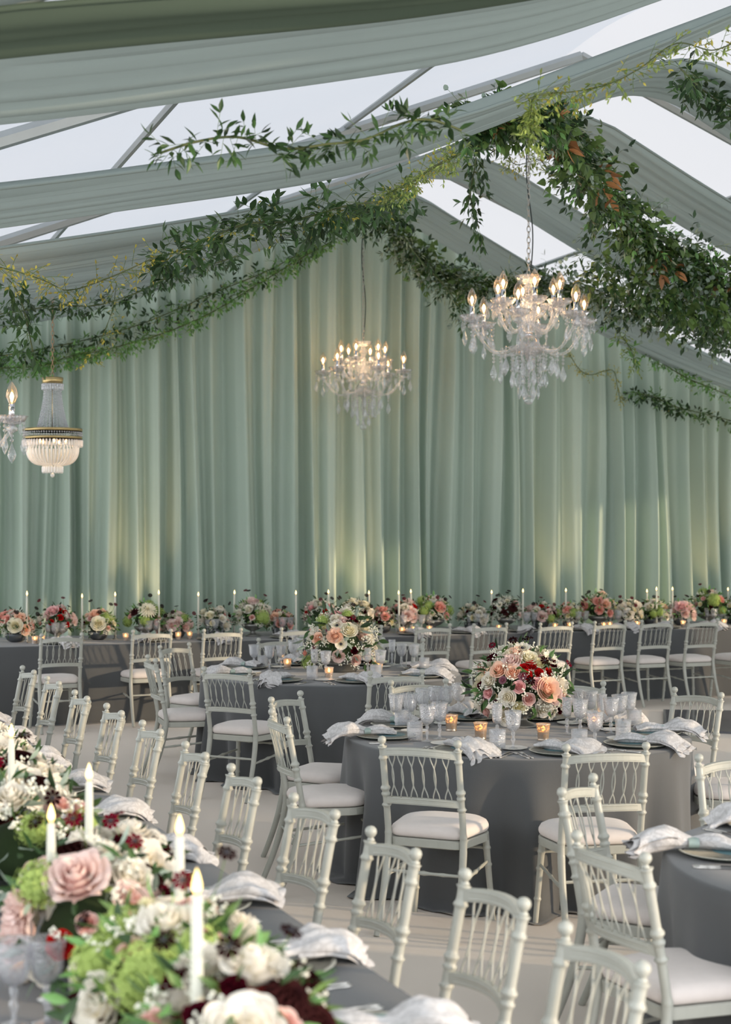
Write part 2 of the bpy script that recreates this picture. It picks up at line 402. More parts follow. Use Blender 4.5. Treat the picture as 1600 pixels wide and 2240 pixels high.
drape(7.0,1.45,.05,'broad grey ceiling drape just below the one coloured dark for shade',seed=3,dz=.12)
drape(9.0,1.0,.05,'grey ceiling drape behind the blurred leafy garland at upper left',seed=4)
drape(11.05,.85,.03,'pale ceiling drape meeting the ridge behind the thick leafy garland',seed=5,sag=1.1)
drape(13.2,.95,.04,'pale ceiling drape over the chandelier hanging at the right',seed=6,dz=.10)
drape(15.2,.9,.04,'pale ceiling drape just in front of the gable curtain',seed=7,sag=1.1,dz=.20)
drape(17.3,.9,.06,'pale green tinted ceiling drape bordering the top of the gable curtain',seed=8,sag=1.3,dz=.28)

# glossy grey floor panel at far right
b=MB(); p=[AT(1452,1556,0),AT(1452,1598,0),AT(1720,1612,0),AT(1720,1560,0)]
b.add([q+Vector((0,0,.002)) for q in p]+[q+Vector((0,0,.02)) for q in p],[(0,1,2,3),(7,6,5,4),(0,4,5,1),(1,5,6,2),(2,6,7,3),(3,7,4,0)])
MT['gloss']=simple('glossy_grey_panel', srgb(96,98,104), .12)
o=b.build('floor_panel',MT['gloss'],smooth=False); tag(o,'low glossy grey panel on the carpet behind the right chair','floor panel')
# ================================================================== tables and cloths
T1c=Vector((.822,8.42,0)); R1=.93
T2c=Vector((-.266,12.0,0)); R2=1.0
T3c=Vector((1.97,5.22,0)); R3=.95
def round_table(c,R,lt,lc,seed,nf=15):
    t=thing('round_table',lt,'table',c,0)
    b=MB(); b.lathe([(0,.715),(R-.03,.715),(R-.02,.722),(R-.02,.735),(R-.03,.742),(0,.742)],48); b.build('tabletop',MT['brownstem'],t)
    for k in range(4):
        a=k*pi/2+.4; b=MB(); b.tube([(.55*cos(a),.55*sin(a),.0),(.5*cos(a),.5*sin(a),.714)],.018,8); b.build('leg',MT['alu'],t)
    rnd=random.Random(seed); ph=[rnd.uniform(0,6.3) for _ in range(6)]
    b=MB(); NU=240
    rings=[]
    prof=[(0.001,.749,0),(R*.5,.750,0),(R*.85,.750,0),(R-.012,.7495,0),(R-.003,.746,0.01),(R+.003,.738,.03)]
    for i in range(15):
        v=(i+1)/15; prof.append((R+.006+.05*v**1.3,.738-.728*v, v))
    prof.append((R+.085,.005,1.05)); prof.append((R+.11,.004,1.1))
    def fn(u,v):
        r,z,f=prof[int(round(v*(len(prof)-1)))]
        t=2*pi*u; f0=min(f,1)
        w=(sin(nf*t+ph[0]+.9*sin(2*t+ph[1]))*.6+sin((nf*1.7//1)*t+ph[2]+.8*sin(3*t+ph[4]))*.4)
        amp=.11*f0**.9
        sharp=w*abs(w)**.15 if abs(w)>1e-5 else 0
        rr=r+amp*(sharp-.45)
        if f>1: rr+=.03*sin(5*t+ph[3])
        return Vector((rr*cos(t),rr*sin(t),z+(.006*abs(sin(nf*2*t)) if f>=1 else 0)))
    b.grid(fn,NU,len(prof)-1,closeu=True)
    o=b.build('tablecloth',MT['linen']); o.location=c; tag(o,lc,'tablecloth')
round_table(T1c,R1,'round banquet table under the cloth in the middle of the room, holding the front bouquet','grey linen floor length cloth on the front round table',3,12)
round_table(T2c,R2,'round banquet table under the cloth, second from the camera at centre left','grey linen floor length cloth on the round table farther back',5)
round_table(T3c,R3,'round banquet table under the cloth at the right edge of the photo','grey linen floor length cloth on the round table at the right edge',8,13)
def long_table(p0,u,L,W,lt,lc,seed):
    # p0: the near corner on the guest side, u: along, n: away from the visible edge
    ang=atan2(u.y,u.x); t=thing('long_table',lt,'table',p0,ang)
    s=1 if W>0 else -1
    b=MB(); b.box((L/2,W/2,.728),(L-.04,abs(W)-.04,.026)); b.build('tabletop',MT['brownstem'],t)
    for x in (.3,L-.3):
        for y in (.15,.85):
            b=MB(); b.tube([(x,W*y,0),(x,W*y,.714)],.022,8); b.build('leg',MT['alu'],t)
    rnd=random.Random(seed); ph=[rnd.uniform(0,6.3) for _ in range(8)]
    per=[];st=.035
    n=int(L/st)
    per+=[((i/n)*L,0,0,-s) for i in range(n)]
    m=int(abs(W)/st)
    per+=[(L,W*i/m,1,0) for i in range(m)]
    per+=[(L*(1-i/n),W,0,s) for i in range(n)]
    per+=[(0,W*(1-i/m),-1,0) for i in range(m)]
    b=MB(); NP=len(per); levels=[(0,.750,0),(.004,.746,0),(.008,.735,.02)]+[(.008+.05*(k/12)**1.2,.735-.729*k/12,k/12) for k in range(1,13)]+[(.09,.004,1.05)]
    vs=[];fs=[]
    for (off,z,f) in levels:
        q=0
        for (x,y,nx,ny) in per:
            q+=st; w=sin(q*7.3+ph[0]+1.3*sin(q*.9+ph[1]))*.5+sin(q*15.7+ph[2]+sin(q*1.9+ph[3]))*.25+sin(q*3.1+ph[4])*.25
            o_=off+.030*min(f,1)**.8*w
            vs.append((x+nx*o_,y+ny*o_,z))
    for k in range(len(levels)-1):
        for i in range(NP):
            j=(i+1)%NP; fs.append((k*NP+i,k*NP+j,(k+1)*NP+j,(k+1)*NP+i))
    fs.append(tuple(range(NP)))
    b.add(vs,fs); o=b.build('tablecloth',MT['linen'],smooth=True)
    o.location=p0; o.rotation_euler=(0,0,ang); tag(o,lc,'tablecloth')
    try:
        o.data.set_sharp_from_angle(angle=radians(50))
    except Exception: pass
# left foreground table: visible edge passes through these points
LU=Vector((-.389,.9212,0)).normalized(); LN=Vector((LU.y,-LU.x,0))   # LN points right, towards the chairs
LP=Vector((.087,3.77,0))
def LT(t,off,z=0): return LP+LU*t-LN*off+Vector((0,0,z))     # t along, off = distance inwards from the edge
long_table(LT(-2.0,0),LU,12.2,1.5,'long banquet table under the cloth in the left foreground','grey linen cloth on the long table in the left foreground',11)
# back table
BP=Vector((-3.11,14.72,0)); BU=(Vector((3.55,17.2,0))-BP).normalized(); BN=Vector((-BU.y,BU.x,0))
def BT(t,off,z=0): return BP+BU*t+BN*off+Vector((0,0,z))
long_table(BT(-1.4,0),BU,10.6,1.3,'long banquet table under the cloth along the gable curtain','grey linen cloth on the long table in front of the gable curtain',12)
def BTX(px,off,z=0):                   # point of the back table seen at column px
    r=(px-800)/F; q=BP+BN*off
    t=(r*q.y-q.x)/(BU.x-r*BU.y); return q+BU*t+Vector((0,0,z))
def LTX(px,off,z=0):
    r=(px-800)/F; q=LP-LN*off
    t=(r*q.y-q.x)/(LU.x-r*LU.y); return q+LU*t+Vector((0,0,z))

# ================================================================== chair
def ring(z,r,w=.006): return [(r*.82,z-w*1.2),(r*1.0,z-w*.8),(r*1.32,z-w*.3),(r*1.32,z+w*.3),(r*1.0,z+w*.8),(r*.82,z+w*1.2)]
def post_r(z):
    r=.0158 if z>.46 else .0175
    if z<.40: r=.0185-.004*(.4-z)/.4
    for zc,amp,wd in ((.588,.0075,.0055),(.640,.0070,.0055),(.668,.0085,.0085),(.812,.0075,.0055),(.864,.0065,.006),(.46,.002,.008)):
        r+=amp*math.exp(-((z-zc)/wd)**2)
    return r
def post_y(z):
    if z>.45: return -.085*((z-.45)/.455)**1.1
    return -.13*((.45-z)/.45)**1.6
def make_chair():
    t=thing('banquet_chair','chair','chair')
    P=MT['paint']
    for s in (-1,1):
        b=MB(); zs=[0+.006*i for i in range(145)]
        path=[(s*(.185+.006*max(0,(.45-z)/.45)),post_y(z),z) for z in zs]; b.tube(path,[post_r(z) for z in zs],10)
        b.build('back_post',P,t)
        y=post_y(.88); b=MB()
        b.lathe([(.009,.864),(.014,.866),(.011,.872),(.008,.876),(.013,.880),(.0185,.888),(.0198,.895),(.0178,.904),(.011,.911),(0,.914)],12,M=T(s*.185,y,0)); b.build('finial',P,t)
        b=MB(); zs=[i*.0052 for i in range(80)]
        def fr(z):
            r=.0135+.004*(z/.42)
            for zc in (.12,.265,.345): r+=.0045*math.exp(-((z-zc)/.006)**2)
            return r
        b.tube([(s*(.200-.03*(z/.41)),.372-.022*(z/.41),z) for z in zs],[fr(z) for z in zs],10); b.build('front_leg',P,t)
    def rail(zc,hh,bow,name,arch=0):
        b=MB(); y=post_y(zc)
        path=[(x,y-bow*(1-(x/.185)**2),zc+arch*(1-(x/.185)**2)) for x in [-.185+.37*i/12 for i in range(13)]]
        h=hh/2; d=.010
        b.sweep(path,[(-d,-h),(d,-h),(d,h),(-d,h)])
        ins=[p for p in path if abs(p[0])<.155]
        for sd in (-1,1):                # raised moulding around a sunk panel
            for q in (-1,1):
                b.tube([(x,yy-sd*(d),z+q*(h-.007)) for x,yy,z in ins],.0028,6)
        b.build(name,P,t,smooth=False); return y
    rail(.838,.036,.052,'top_rail',.016); rail(.612,.032,.044,'lower_rail',.010)
    for i in range(6):                   # crossed pairs of thin rods
        x=-.132+.0528*i; b=MB()
        for s in (-1,1):
            pts=[]; 
            for k in range(15):
                v=k/14; q=1-(x/.185)**2; z0=.626+.010*q; z=z0+(.824+.016*q-z0)*v; y=post_y(z)-(.044+.008*v)*q+s*.0035
                cc=cos(2*pi*v); pts.append((x+s*(.0145*cc if cc>0 else .0052*cc),y,z))
            b.tube(pts,.0030,6)
        b.build('spindle',P,t)
    # seat frame, wider at the front
    def outline(n,e=0):
        pts=[]
        cor=[(-.188-e,-.010-e,.055),(.188+e,-.010-e,.055),(.216+e,.392+e,.15),(-.216-e,.392+e,.15)]
        cx=[(-1,-1),(1,-1),(1,1),(-1,1)]
        for (x,y,r),(sx,sy) in zip(cor,cx):
            a0=atan2(sy,sx)-pi/4
            for k in range(n): 
                a=a0+(pi/2)*k/(n-1); pts.append((x-sx*r+r*cos(a),y-sy*r+r*sin(a)))
        return pts
    def slab(b,rows,n=7,mat=0):
        base=outline(n); N_=len(base); vs=[];fs=[]; cx=0;cy=.186
        for sc,z in rows:
            for x,y in base: vs.append((cx+(x-cx)*sc,cy+(y-cy)*sc,z))
        for k in range(len(rows)-1):
            for i in range(N_):
                j=(i+1)%N_; fs.append((k*N_+i,k*N_+j,(k+1)*N_+j,(k+1)*N_+i))
        fs.append(tuple(range(N_-1,-1,-1))); fs.append(tuple((len(rows)-1)*N_+i for i in range(N_)))
        b.add(vs,fs,mat)
    b=MB(); slab(b,[(.97,.398),(1,.402),(1.0,.434),(.97,.438)]); b.build('seat_frame',P,t,smooth=False)
    b=MB(); slab(b,[(.93,.438),(.935,.442)],mat=1)
    slab(b,[(.93,.441),(.98,.449),(1.0,.461),(.995,.475),(.955,.490),(.86,.501),(.65,.508),(.35,.511),(.02,.512)]); b.build('seat_cushion',[MT['cushion'],MT['gap_shade']],t)
    def stretch(p,q,name='stretcher'):
        b=MB(); P_=Vector(p);Q=Vector(q); pts=[P_+(Q-P_)*i/24 for i in range(25)]
        b.tube(pts,[.0075+.0045*math.exp(-((i-12)/1.1)**2)+.002*math.exp(-((i-6)/.9)**2)+.002*math.exp(-((i-18)/.9)**2) for i in range(25)],8); b.build(name,P,t)
    for s in (-1,1):
        stretch((s*.19,post_y(.255),.255),(s*.181,.358,.285)); 
    stretch((-.19,post_y(.285),.285),(.19,post_y(.285),.285)); stretch((-.176,.354,.345),(.176,.354,.345))
    remember(t); return t
CHAIR=make_chair(); chair_used=[]
def chair_at(L,R,face,label,group=None,flip=False,z=.905):
    a=AT(L[0],L[1],z); b=AT(R[0],R[1],z); m=(a+b)/2; m.z=0
    if isinstance(face,Vector) and face.length>1.5 or face is T1c or face is T2c or face is T3c: f=(face-m)
    else: f=Vector(face)
    f.z=0; f.normalize()
    return place(CHAIR,chair_used,m+f*.085,atan2(-f.x,f.y),label,'chair',group)
BACKF=(-.40,.917,0)
G='chairs along the back table'
bk=[((88,1391),(182,1389),'leftmost of the chairs along the back table, its back to the camera'),
((286,1382),(380,1381),'second chair from the left along the back table, beside the leftmost one'),
((443,1380),(532,1379),'at the back table, left of the far round table, above two napkins'),
((611,1377),(700,1375),'back table chair half hidden behind the glasses of the far round table'),
((755,1374),(840,1372),'back table chair hidden mostly behind the bouquet of the far round table'),
((908,1370),(990,1369),'back table chair standing just right of the far bouquet'),
((1035,1368),(1112,1367),'back table chair above the left half of the front bouquet'),
((1180,1366),(1256,1365),'back table chair above the right half of the front bouquet'),
((1301,1363),(1371,1361),'leftmost of the fully visible back table chairs at right'),
((1406,1360),(1470,1359),'middle one of the back table chairs in a row at right'),
((1507,1358),(1572,1357),'back table chair second from the right edge of the photo'),
((1612,1356),(1676,1355),'back table chair cut by the right edge, only its seat showing')]
for L,R,l in bk: chair_at(L,R,BACKF,'pale painted chair, '+l,G,z=.89)
lf=[((48,1457),(79,1468),'farthest of the left foreground row, warm light on its posts'),
((104,1480),(132,1492),'second from the far end of the left foreground row'),
((164,1510),(194,1526),'third from the far end of the left foreground row'),
((237,1541),(266,1556),'fourth from the far end of the left foreground row'),
((313,1577),(354,1598),'fifth from the far end of the left foreground row'),
((408,1623),(452,1650),'middle of the left foreground row, right of the tall candle'),
((507,1672),(568,1705),'left foreground row, directly left of the chairs at the front round table'),
((640,1737),(742,1776),'left foreground row, in front of the seat at the front round table'),
((822,1815),(905,1857),'left foreground row, below the front left chair of the round table'),
((1028,1907),(1143,1966),'left foreground row, second nearest the camera'),
((1255,2027),(1395,2102),'nearest chair of all, at the bottom right, blurred')]
for L,R,l in lf:
    v=(AT(R[0],R[1],.905)-AT(L[0],L[1],.905)).normalized(); f=(Vector((v.y,-v.x,0))*.7+Vector((-.93,-.37,0))*.3)
    chair_at(L,R,f,'pale sideways chair, '+l,'chairs along the left foreground table')
G='chairs around the front round table'
t1=[((838,1613),(998,1624),'front left of the front round table, whole back and cushion visible'),
((1247,1630),(1409,1628),'front right of the front round table, back to the camera'),
((1481,1505),(1577,1517),'right side of the front round table with curved crossed-rod back'),
((858,1491),(972,1485),'far side of the front round table, gold lit top rail'),
((1205,1489),(1309,1490),'far side of the front round table, half hidden behind glasses and bouquet'),
((599,1527),(649,1513),'left of the front round table, farther of two, gold lit rail'),
((588,1553),(631,1571),'left side of the front round table, nearer of two, cushion fully visible')]
for L,R,l in t1: chair_at(L,R,T1c,'pale painted chair, '+l,G)
p=T1c+Vector((1.42*cos(radians(-3)),1.42*sin(radians(-3)),0)); f=(T1c-p).normalized()
place(CHAIR,chair_used,p+f*.085,atan2(-f.x,f.y),'pale chair cut by the right edge beside the front round table, cushion showing','chair',G)
G='chairs around the far round table'
t2=[((450,1459),(541,1466),'front left of the far round table, cushion fully visible'),
((812,1468),(924,1468),'front right of the far round table, behind the nearer table'),
((316,1433),(345,1443),'left side of the far round table, seen sideways with warm cushion'),
((357,1415),(405,1405),'left side of the far round table, behind the sideways one'),
((1092,1413),(1133,1421),'right side of the far round table, only finials above the front bouquet'),
((571,1398),(650,1394),'far side of the far round table, behind the left glasses'),
((837,1397),(928,1396),'far side of the far round table, right of its bouquet')]
for L,R,l in t2: chair_at(L,R,T2c,'pale painted chair, '+l,G)
G='chairs around the right edge table'
chair_at((1234,1727),(1289,1695),(.85,-.42,0),'pale painted chair turned right, overlapping the front right chair of the round table','chairs around the right edge table')
chair_at((1268,1830),(1399,1860),(.90,.42,0),'large pale painted chair at the bottom right with big cushion towards the right edge','chairs around the right edge table')
chair_at((1560,1658),(1668,1640),(.25,-.97,0),'gold lit pale chair cut by the right edge, behind the right edge table','chairs around the right edge table')
# ================================================================== tableware
TZ=.7515
def reg(o): remember(o); return o
def m_charger():
    b=MB(); b.lathe([(.10,0),(.150,.003),(.170,.013),(.172,.017)],40,1)
    b.lathe([(.172,.017),(.168,.0185),(.158,.0165),(.12,.0135),(0,.0135)],40,0)
    return b.mesh('charger_plate',[MT['charger'],MT['charger_rim']])
M_CHARGER=m_charger()
b=MB(); b.lathe([(0,0),(.088,0),(.092,.002),(.088,.004),(0,.004)],32,0,Matrix.Diagonal((1,.86,1,1))); M_CARD=b.mesh('oval_card',MT['teal'])
b=MB(); b.lathe([(0,0),(.045,0),(.074,.008),(.076,.011),(.072,.010),(.044,.004),(0,.004)],32); M_SIDE=b.mesh('side_plate',MT['white_china'])
def make_napkin(var):
    rnd=random.Random(var); L=.36
    t=thing('napkin','n','napkin')
    wt=[(-.14,.055),(-.09,.05),(-.035,.030),(0,.026),(.035,.034),(.09,.062),(.15,.07),(.22,.075)]
    ht=[(-.14,.010),(-.09,.019),(-.035,.018),(0,.017),(.035,.021),(.09,.029),(.15,.024),(.22,.010)]
    droop=[(-.14,0),(.10,0),(.15,-.001),(.18,-.010),(.22,-.040)][:]
    ph=[rnd.uniform(0,6) for _ in range(8)]
    def shell(k,x0,x1,sw,sh,dy):
        def fn(u,v):
            x=x0+(x1-x0)*v; a=2*pi*u
            ww=interp(wt,x)*sw*(1+.18*min(1,abs(x)/.05)); hh=interp(ht,x)*sh*(1+.25*min(1,abs(x)/.05)); d=interp(droop,x) if var!=2 else interp(droop,x)*.3
            y=ww*cos(a)*(1+.10*sin(3*a+ph[0])+.06*sin(9*x*8+ph[1]))
            z=hh*(sin(a)+.28*sin(4*a+x*16+ph[2])*abs(x)*4+.16*sin(7*a+ph[3]))
            end=max(0,(x-.10)/.12); 
            z+=end*.016*sin(2.2*a+ph[4])+end*.010*k
            y+=dy+.020*end*sin(a*2+ph[5])+.018*sin(x*11+ph[6])*(1 if var else .4)
            return Vector((x+.016*end*sin(3*a+ph[7]),y,z+hh*.9+.002+d))
        return fn
    b=MB(); b.grid(shell(0,-.15,.20,1,1,0),34,26,closeu=True); b.grid(shell(1,-.12,.225,.72,.62,.006),30,24,closeu=True); b.grid(shell(-1,.02,.212,.8,.5,-.012),30,18,closeu=True)
    M=Matrix.Rotation(-pi/2,4,'Z')
    cl=b.build('folded_cloth',MT['napkin'],t); cl.matrix_local=M
    b=MB(); b.grid(lambda u,v:Vector((-.018+.036*v,.0295*cos(2*pi*u)*(1+.03*sin(5*v)),.0185*sin(2*pi*u)+.0185)),24,4,closeu=True)
    rb=b.build('ribbon_band',MT['ribbon'],t); rb.matrix_local=M
    return reg(t)
NAP=[make_napkin(i) for i in range(3)]; nap_used=[[],[],[]]
def handle(b,M):                          # ornate rounded handle
    pts=[(0,-.105+.009*i,.003) for i in range(11)]
    b.tube(pts,[.003,.0075,.0085,.0070,.0055,.0050,.0055,.0060,.0045,.0035,.0030],8,0,M=M@Matrix.Diagonal((1,1,.55,1)))
def make_fork():
    t=thing('fork','f','fork'); b=MB(); handle(b,Matrix()); b.build('handle',MT['silver'],t)
    b=MB(); b.tube([(0,-.015,.003),(0,.04,.004)],[.003,.0025],6); b.box((0,.052,.0035),(.020,.022,.002))
    for k in range(4): b.box((-.0078+.0052*k,.080,.0045),(.0026,.042,.0016))
    b.build('tines',MT['silver'],t); return reg(t)
def make_knife():
    t=thing('knife','k','knife'); b=MB(); handle(b,Matrix()); b.build('handle',MT['silver'],t)
    b=MB(); b.box((0,.045,.0035),(.013,.118,.0018)); b.add([(-.0065,.104,.0026),(.0065,.104,.0026),(.0065,.104,.0044),(-.0065,.104,.0044),(.004,.122,.003),(.004,.122,.004)],[(0,1,4),(1,2,5,4),(2,3,5),(3,0,4,5)])
    b.build('blade',MT['steel'],t,smooth=False); return reg(t)
FORK=make_fork();KNIFE=make_knife(); fu=[];ku=[]
def obj_flat(name,me,p,rz,label,cat,group):
    o=obj(name,me); o.location=p; o.rotation_euler=(0,0,rz); return tag(o,label,cat,group)
def make_goblet(kind):
    t=thing('goblet' if kind=='g' else 'flute','g','glass')
    if kind=='g':
        bowl=[(.006,.088),(.018,.092),(.030,.106),(.036,.125),(.0375,.145),(.040,.172),(.0445,.192)]
    else:
        bowl=[(.006,.092),(.018,.097),(.0245,.112),(.0262,.14),(.0268,.175),(.0285,.198)]
    inner=[(r*.92,z+.002) for r,z in bowl[1:]][::-1]
    b=MB(); b.lathe(bowl+[(bowl[-1][0]*.97,bowl[-1][1]+.001)]+inner+[(.0,bowl[0][1]+.008)],24,flute=(.035,12)); b.build('bowl',MT['goblet'],t)
    b=MB(); b.lathe([(.009,.004),(.006,.012),(.0055,.026),(.0085,.038),(.0115,.046),(.0085,.054),(.006,.060),(.008,.068),(.0105,.076),(.008,.084),(.006,.0885)],12,flute=(.08,6)); b.build('stem',MT['tumbler'],t)
    b=MB(); b.lathe([(0,0),(.035,0),(.0355,.0015),(.025,.004),(.010,.008),(.007,.011)],24,flute=(.02,10)); b.build('foot',MT['goblet'],t)
    return reg(t)
GOB=make_goblet('g');FLU=make_goblet('f')
b=MB(); b.lathe([(0,0),(.038,0),(.040,.004),(.041,.045),(.042,.102),(.0400,.102),(.0388,.045),(.037,.012),(0,.010)],32,flute=(.012,24)); M_TUM=b.mesh('tumbler',MT['tumbler'])
gu=[];flu=[]
def glass(kind,p,label,group):
    if kind=='g': return place(GOB,gu,p,random.uniform(0,3),label,'glass',group)
    if kind=='f': return place(FLU,flu,p,random.uniform(0,3),label,'glass',group)
    o=obj('tumbler',M_TUM); o.location=p; return tag(o,label,'glass',group)
def setting(p,inward,where,var=0,cut=True,side=True,group='',twist=0,hang=0,card=True):
    # p: charger centre on the cloth, inward: unit vector to the table's middle
    rz=atan2(-inward.x,inward.y); X=Vector((cos(rz),sin(rz),0)); Y=Vector((-sin(rz),cos(rz),0)); p=Vector((p.x,p.y,TZ))
    obj_flat('charger_plate',M_CHARGER,p,rz,'speckled charger plate '+where,'plate','charger plates')
    if card: obj_flat('oval_card',M_CARD,p+Vector((0,0,.0145))+Y*.02,rz,'teal oval card '+where,'card','teal cards')
    place(NAP[var],nap_used[var],p+Vector((0,0,.019))-Y*(.02+hang),rz+twist,'ribbon banded napkin '+where,'napkin','napkins')
    if cut:
        for k in range(2):
            place(FORK,fu,p-X*(.205+.028*k)-Y*.03,rz+.06*k,('inner' if k==0 else 'outer')+' silver fork '+where,'fork','forks')
            place(KNIFE,ku,p+X*(.205+.026*k)-Y*.03,rz-.05*k,('inner' if k==0 else 'outer')+' silver knife '+where,'knife','knives')
    if side:
        obj_flat('side_plate',M_SIDE,p-X*.20+Y*.19,rz,'side plate '+where,'plate','side plates')
def setting_on_round(c,R,ang,where,var,twist=0,rr=.74,**k):
    a=radians(ang); d=Vector((cos(a),sin(a),0)); setting(c+d*(R*rr+.03),-d,where,var,twist=twist,**k)
random.seed(9)
T1S=[(-116,1,.9,'at the front left place of the front round table',.0),(-77,2,.6,'at the front right place of the front round table',.0),
(-37,0,.15,'at the right front place of the front round table',.03),(0,0,0,'at the right hand place of the front round table',.05),(36,1,.1,'at the right rear place of the front round table',0),
(73,0,0,'behind the bouquet at the right, on the front round table',0),(107,1,0,'behind the left glasses on the front round table',0),(150,0,.1,'at the rear left place of the front round table',.02),(-170,0,.05,'at the leftmost place of the front round table, tail over the edge',.09)]
for a,v,tw,wh,hg in T1S: setting_on_round(T1c,R1,a,wh,v,tw,hang=hg)
T2S=[(-118,1,'at the front left place of the far round table',.2),(-74,2,'at the front middle place of the far round table',.5),(-28,0,'at the front right place of the far round table',.3),(17,1,'at the right place of the far round table',0),
(69,0,'behind the bouquet at the right of the far round table',0),(112,1,'at the rear left of the far round table',0),(152,0,'at the left rear place of the far round table',0),(-160,0,'at the leftmost place of the far round table',0)]
for a,v,wh,tw in T2S: setting_on_round(T2c,R2,a,wh,v,tw)
# right edge table: two places in view
setting_on_round(T3c,R3,128,'at the rear of the table cut by the right edge',0,.7)
setting_on_round(T3c,R3,172,'at the front of the table cut by the right edge',2,.1,hang=.10)
# left foreground table, one place per chair
words=['farthest','second farthest','third farthest','fourth farthest','fifth farthest','middle','fifth nearest','fourth nearest','third nearest','second nearest','nearest']
for i,(L,R,_) in enumerate(lf):
    m=(AT(L[0],L[1],.905)+AT(R[0],R[1],.905))/2; t=(m-LP).dot(LU)
    setting(LT(t,.235),-LN,'at the %s place of the left foreground table'%words[i],i%3,twist=(.1,-.15,.05)[i%3],hang=.02,cut=i>2,side=False)
# back table: one place per chair
bw=['far left','second from left','third from left','fourth from left','behind the far bouquet','right of the far bouquet','left above the front bouquet','right above the front bouquet','fifth from right','fourth from right','third from right','rightmost']
for i,(L,R,_) in enumerate(bk):
    m=(AT(L[0],L[1],.89)+AT(R[0],R[1],.89))/2; t=(m-BP).dot(BU)
    setting(BT(t+.1,.22),BN,'at the %s place of the back table'%bw[i],(i*2)%3,twist=(.4,-.5,.2)[i%3],cut=False,side=False,hang=.07 if i in(0,2,7,8) else 0,card=False)

# ---- glasses
ordn=['first','second','third','fourth','fifth','sixth','seventh','eighth','ninth','tenth','eleventh','twelfth','thirteenth','fourteenth','fifteenth','sixteenth','seventeenth','eighteenth','nineteenth','twentieth']
def on(n):
    if n<20: return ordn[n]
    return ('twenty ','thirty ','forty ','fifty ','sixty ')[n//10-2 if n%10 or n<20 else n//10-2]+ordn[n%10-1 if n%10 else 9]
t1g=[('g',867,1594),('g',897,1592),('g',925,1579),('g',935,1622),('g',962,1616),('g',953,1574),('g',978,1574),('g',1004,1566),('t',880,1592),('t',908,1620),
('f',1088,1622),('g',1123,1638),('t',1089,1640),('f',1241,1606),('g',1270,1608),('g',1302,1640),('t',1268,1640),('g',1262,1582),('g',1291,1586),
('g',1337,1604),('g',1356,1596),('g',1377,1590),('f',1317,1597),('t',1364,1616),('t',1388,1592)]
t2g=[('g',556,1463),('g',590,1466),('g',615,1464),('g',641,1452),('f',656,1446),('t',575,1462),('f',688,1478),('g',713,1480),('t',683,1487),('f',805,1475),('g',833,1478),('t',822,1484),('g',879,1460),('g',906,1462),('f',858,1452),('t',928,1467)]
def batch(lst,where,grp,zoff=0):
    cnt={}
    for k,px,py in sorted(lst,key=lambda q:q[1]):
        i=cnt.get(k,0); cnt[k]=i+1; nm={'g':'cut crystal goblet','f':'slim cut crystal flute','t':'low diamond cut tumbler'}[k]
        glass(k,AT(px,py,TZ),'%s %s, %s of its kind from the left'%(nm,where,on(i)),grp)
batch(t1g,'on the front round table','glasses on the front round table')
batch(t2g,'on the far round table','glasses on the far round table')
n=0
for x0 in (118,322,468,615,880,920,1040,1150,1262,1350,1445,1560):
    for dx,off,k in ((-13,.62,'f'),(3,.56,'g'),(19,.60,'g')):
        glass(k,BTX(x0+dx,off-.1,TZ),'%s on the back table, %s glass counted from the left end'%('cut crystal goblet' if k=='g' else 'slim crystal flute',on(n)),'glasses on the back table'); n+=1
n=0
for t,off in ((-1.1,.62),(-.85,.58),(-.75,.66),(-.15,1.28),(-.3,1.22),(.05,1.33),(-.45,.60),(.6,.55),(.75,.62),(1.7,.55),(1.85,.60),(2.9,.56),(3.0,.63),(4.2,.56),(4.3,.62)):
    k=('g','g','t')[n%3]
    glass(k,LT(t,off,TZ),'blurred %s on the left foreground table, %s from the camera'%({'g':'crystal goblet','t':'crystal tumbler'}[k],on(n)),'glasses on the left foreground table'); n+=1
glass('g',AT(30,2060,.94)+Vector((0,0,TZ-.94)),'blurred crystal goblet at the lower left corner of the photo','glasses on the left foreground table')
glass('g',AT(104,2056,.94)+Vector((0,0,TZ-.94)),'blurred crystal goblet right of the one in the lower left corner','glasses on the left foreground table')

# ---- votive lights
def make_votive(mat,nm):
    t=thing('votive_light','v','votive candle')
    b=MB(); b.lathe([(0,0),(.029,0),(.030,.003),(.027,.006),(.0275,.010),(.033,.070),(.0345,.076),(.036,.078),(.036,.083),(.0335,.085),(.0318,.078),(.0262,.012),(0,.010)],24); b.build('cup',MT[mat],t)
    b=MB(); b.lathe([(0,.011),(.024,.011),(.0265,.045),(.0,.045)],16); b.build('wax',MT['wax'],t)
    b=MB(); b.lathe([(0,.046),(.006,.050),(.0085,.058),(.006,.068),(.0015,.078),(0,.080)],10); b.build('flame',MT['glow'],t)
    return reg(t)
VM=make_votive('mercury','m');VA=make_votive('amber','a'); vu=[];va=[]
for px,py,l in ((1052,1616),(1189,1620),(988,1592),(1312,1598)) and ((1052,1616,'left front of the front bouquet'),(1189,1619,'right front of the front bouquet, below the peach rose'),(988,1598,'standing apart at the left of the front bouquet'),(1300,1597,'glowing behind the right glasses of the front round table')):
    place(VM,vu,AT(px,py,TZ),0,'mercury glass votive light, '+l,'votive candle','mercury glass votives',scale=1.05)
for px,py,l in ((629,1464,'beside the left glasses'),(720,1484,'in front of the bouquet bowl'),(829,1470,'right of the bouquet'),):
    place(VA,va,AT(px,py,TZ),0,'amber glowing votive on the far round table, '+l,'votive candle','amber votives')
n=0
for px in (76,92,275,325,390,415,880,905,940,1092,1215,1247,1322,1335,1395,1495,1585):
    place(VA,va,BTX(px,.30+.05*(n%3),TZ),0,'small amber votive glowing on the back table, %s from the left'%on(n),'votive candle','amber votives',scale=.9); n+=1
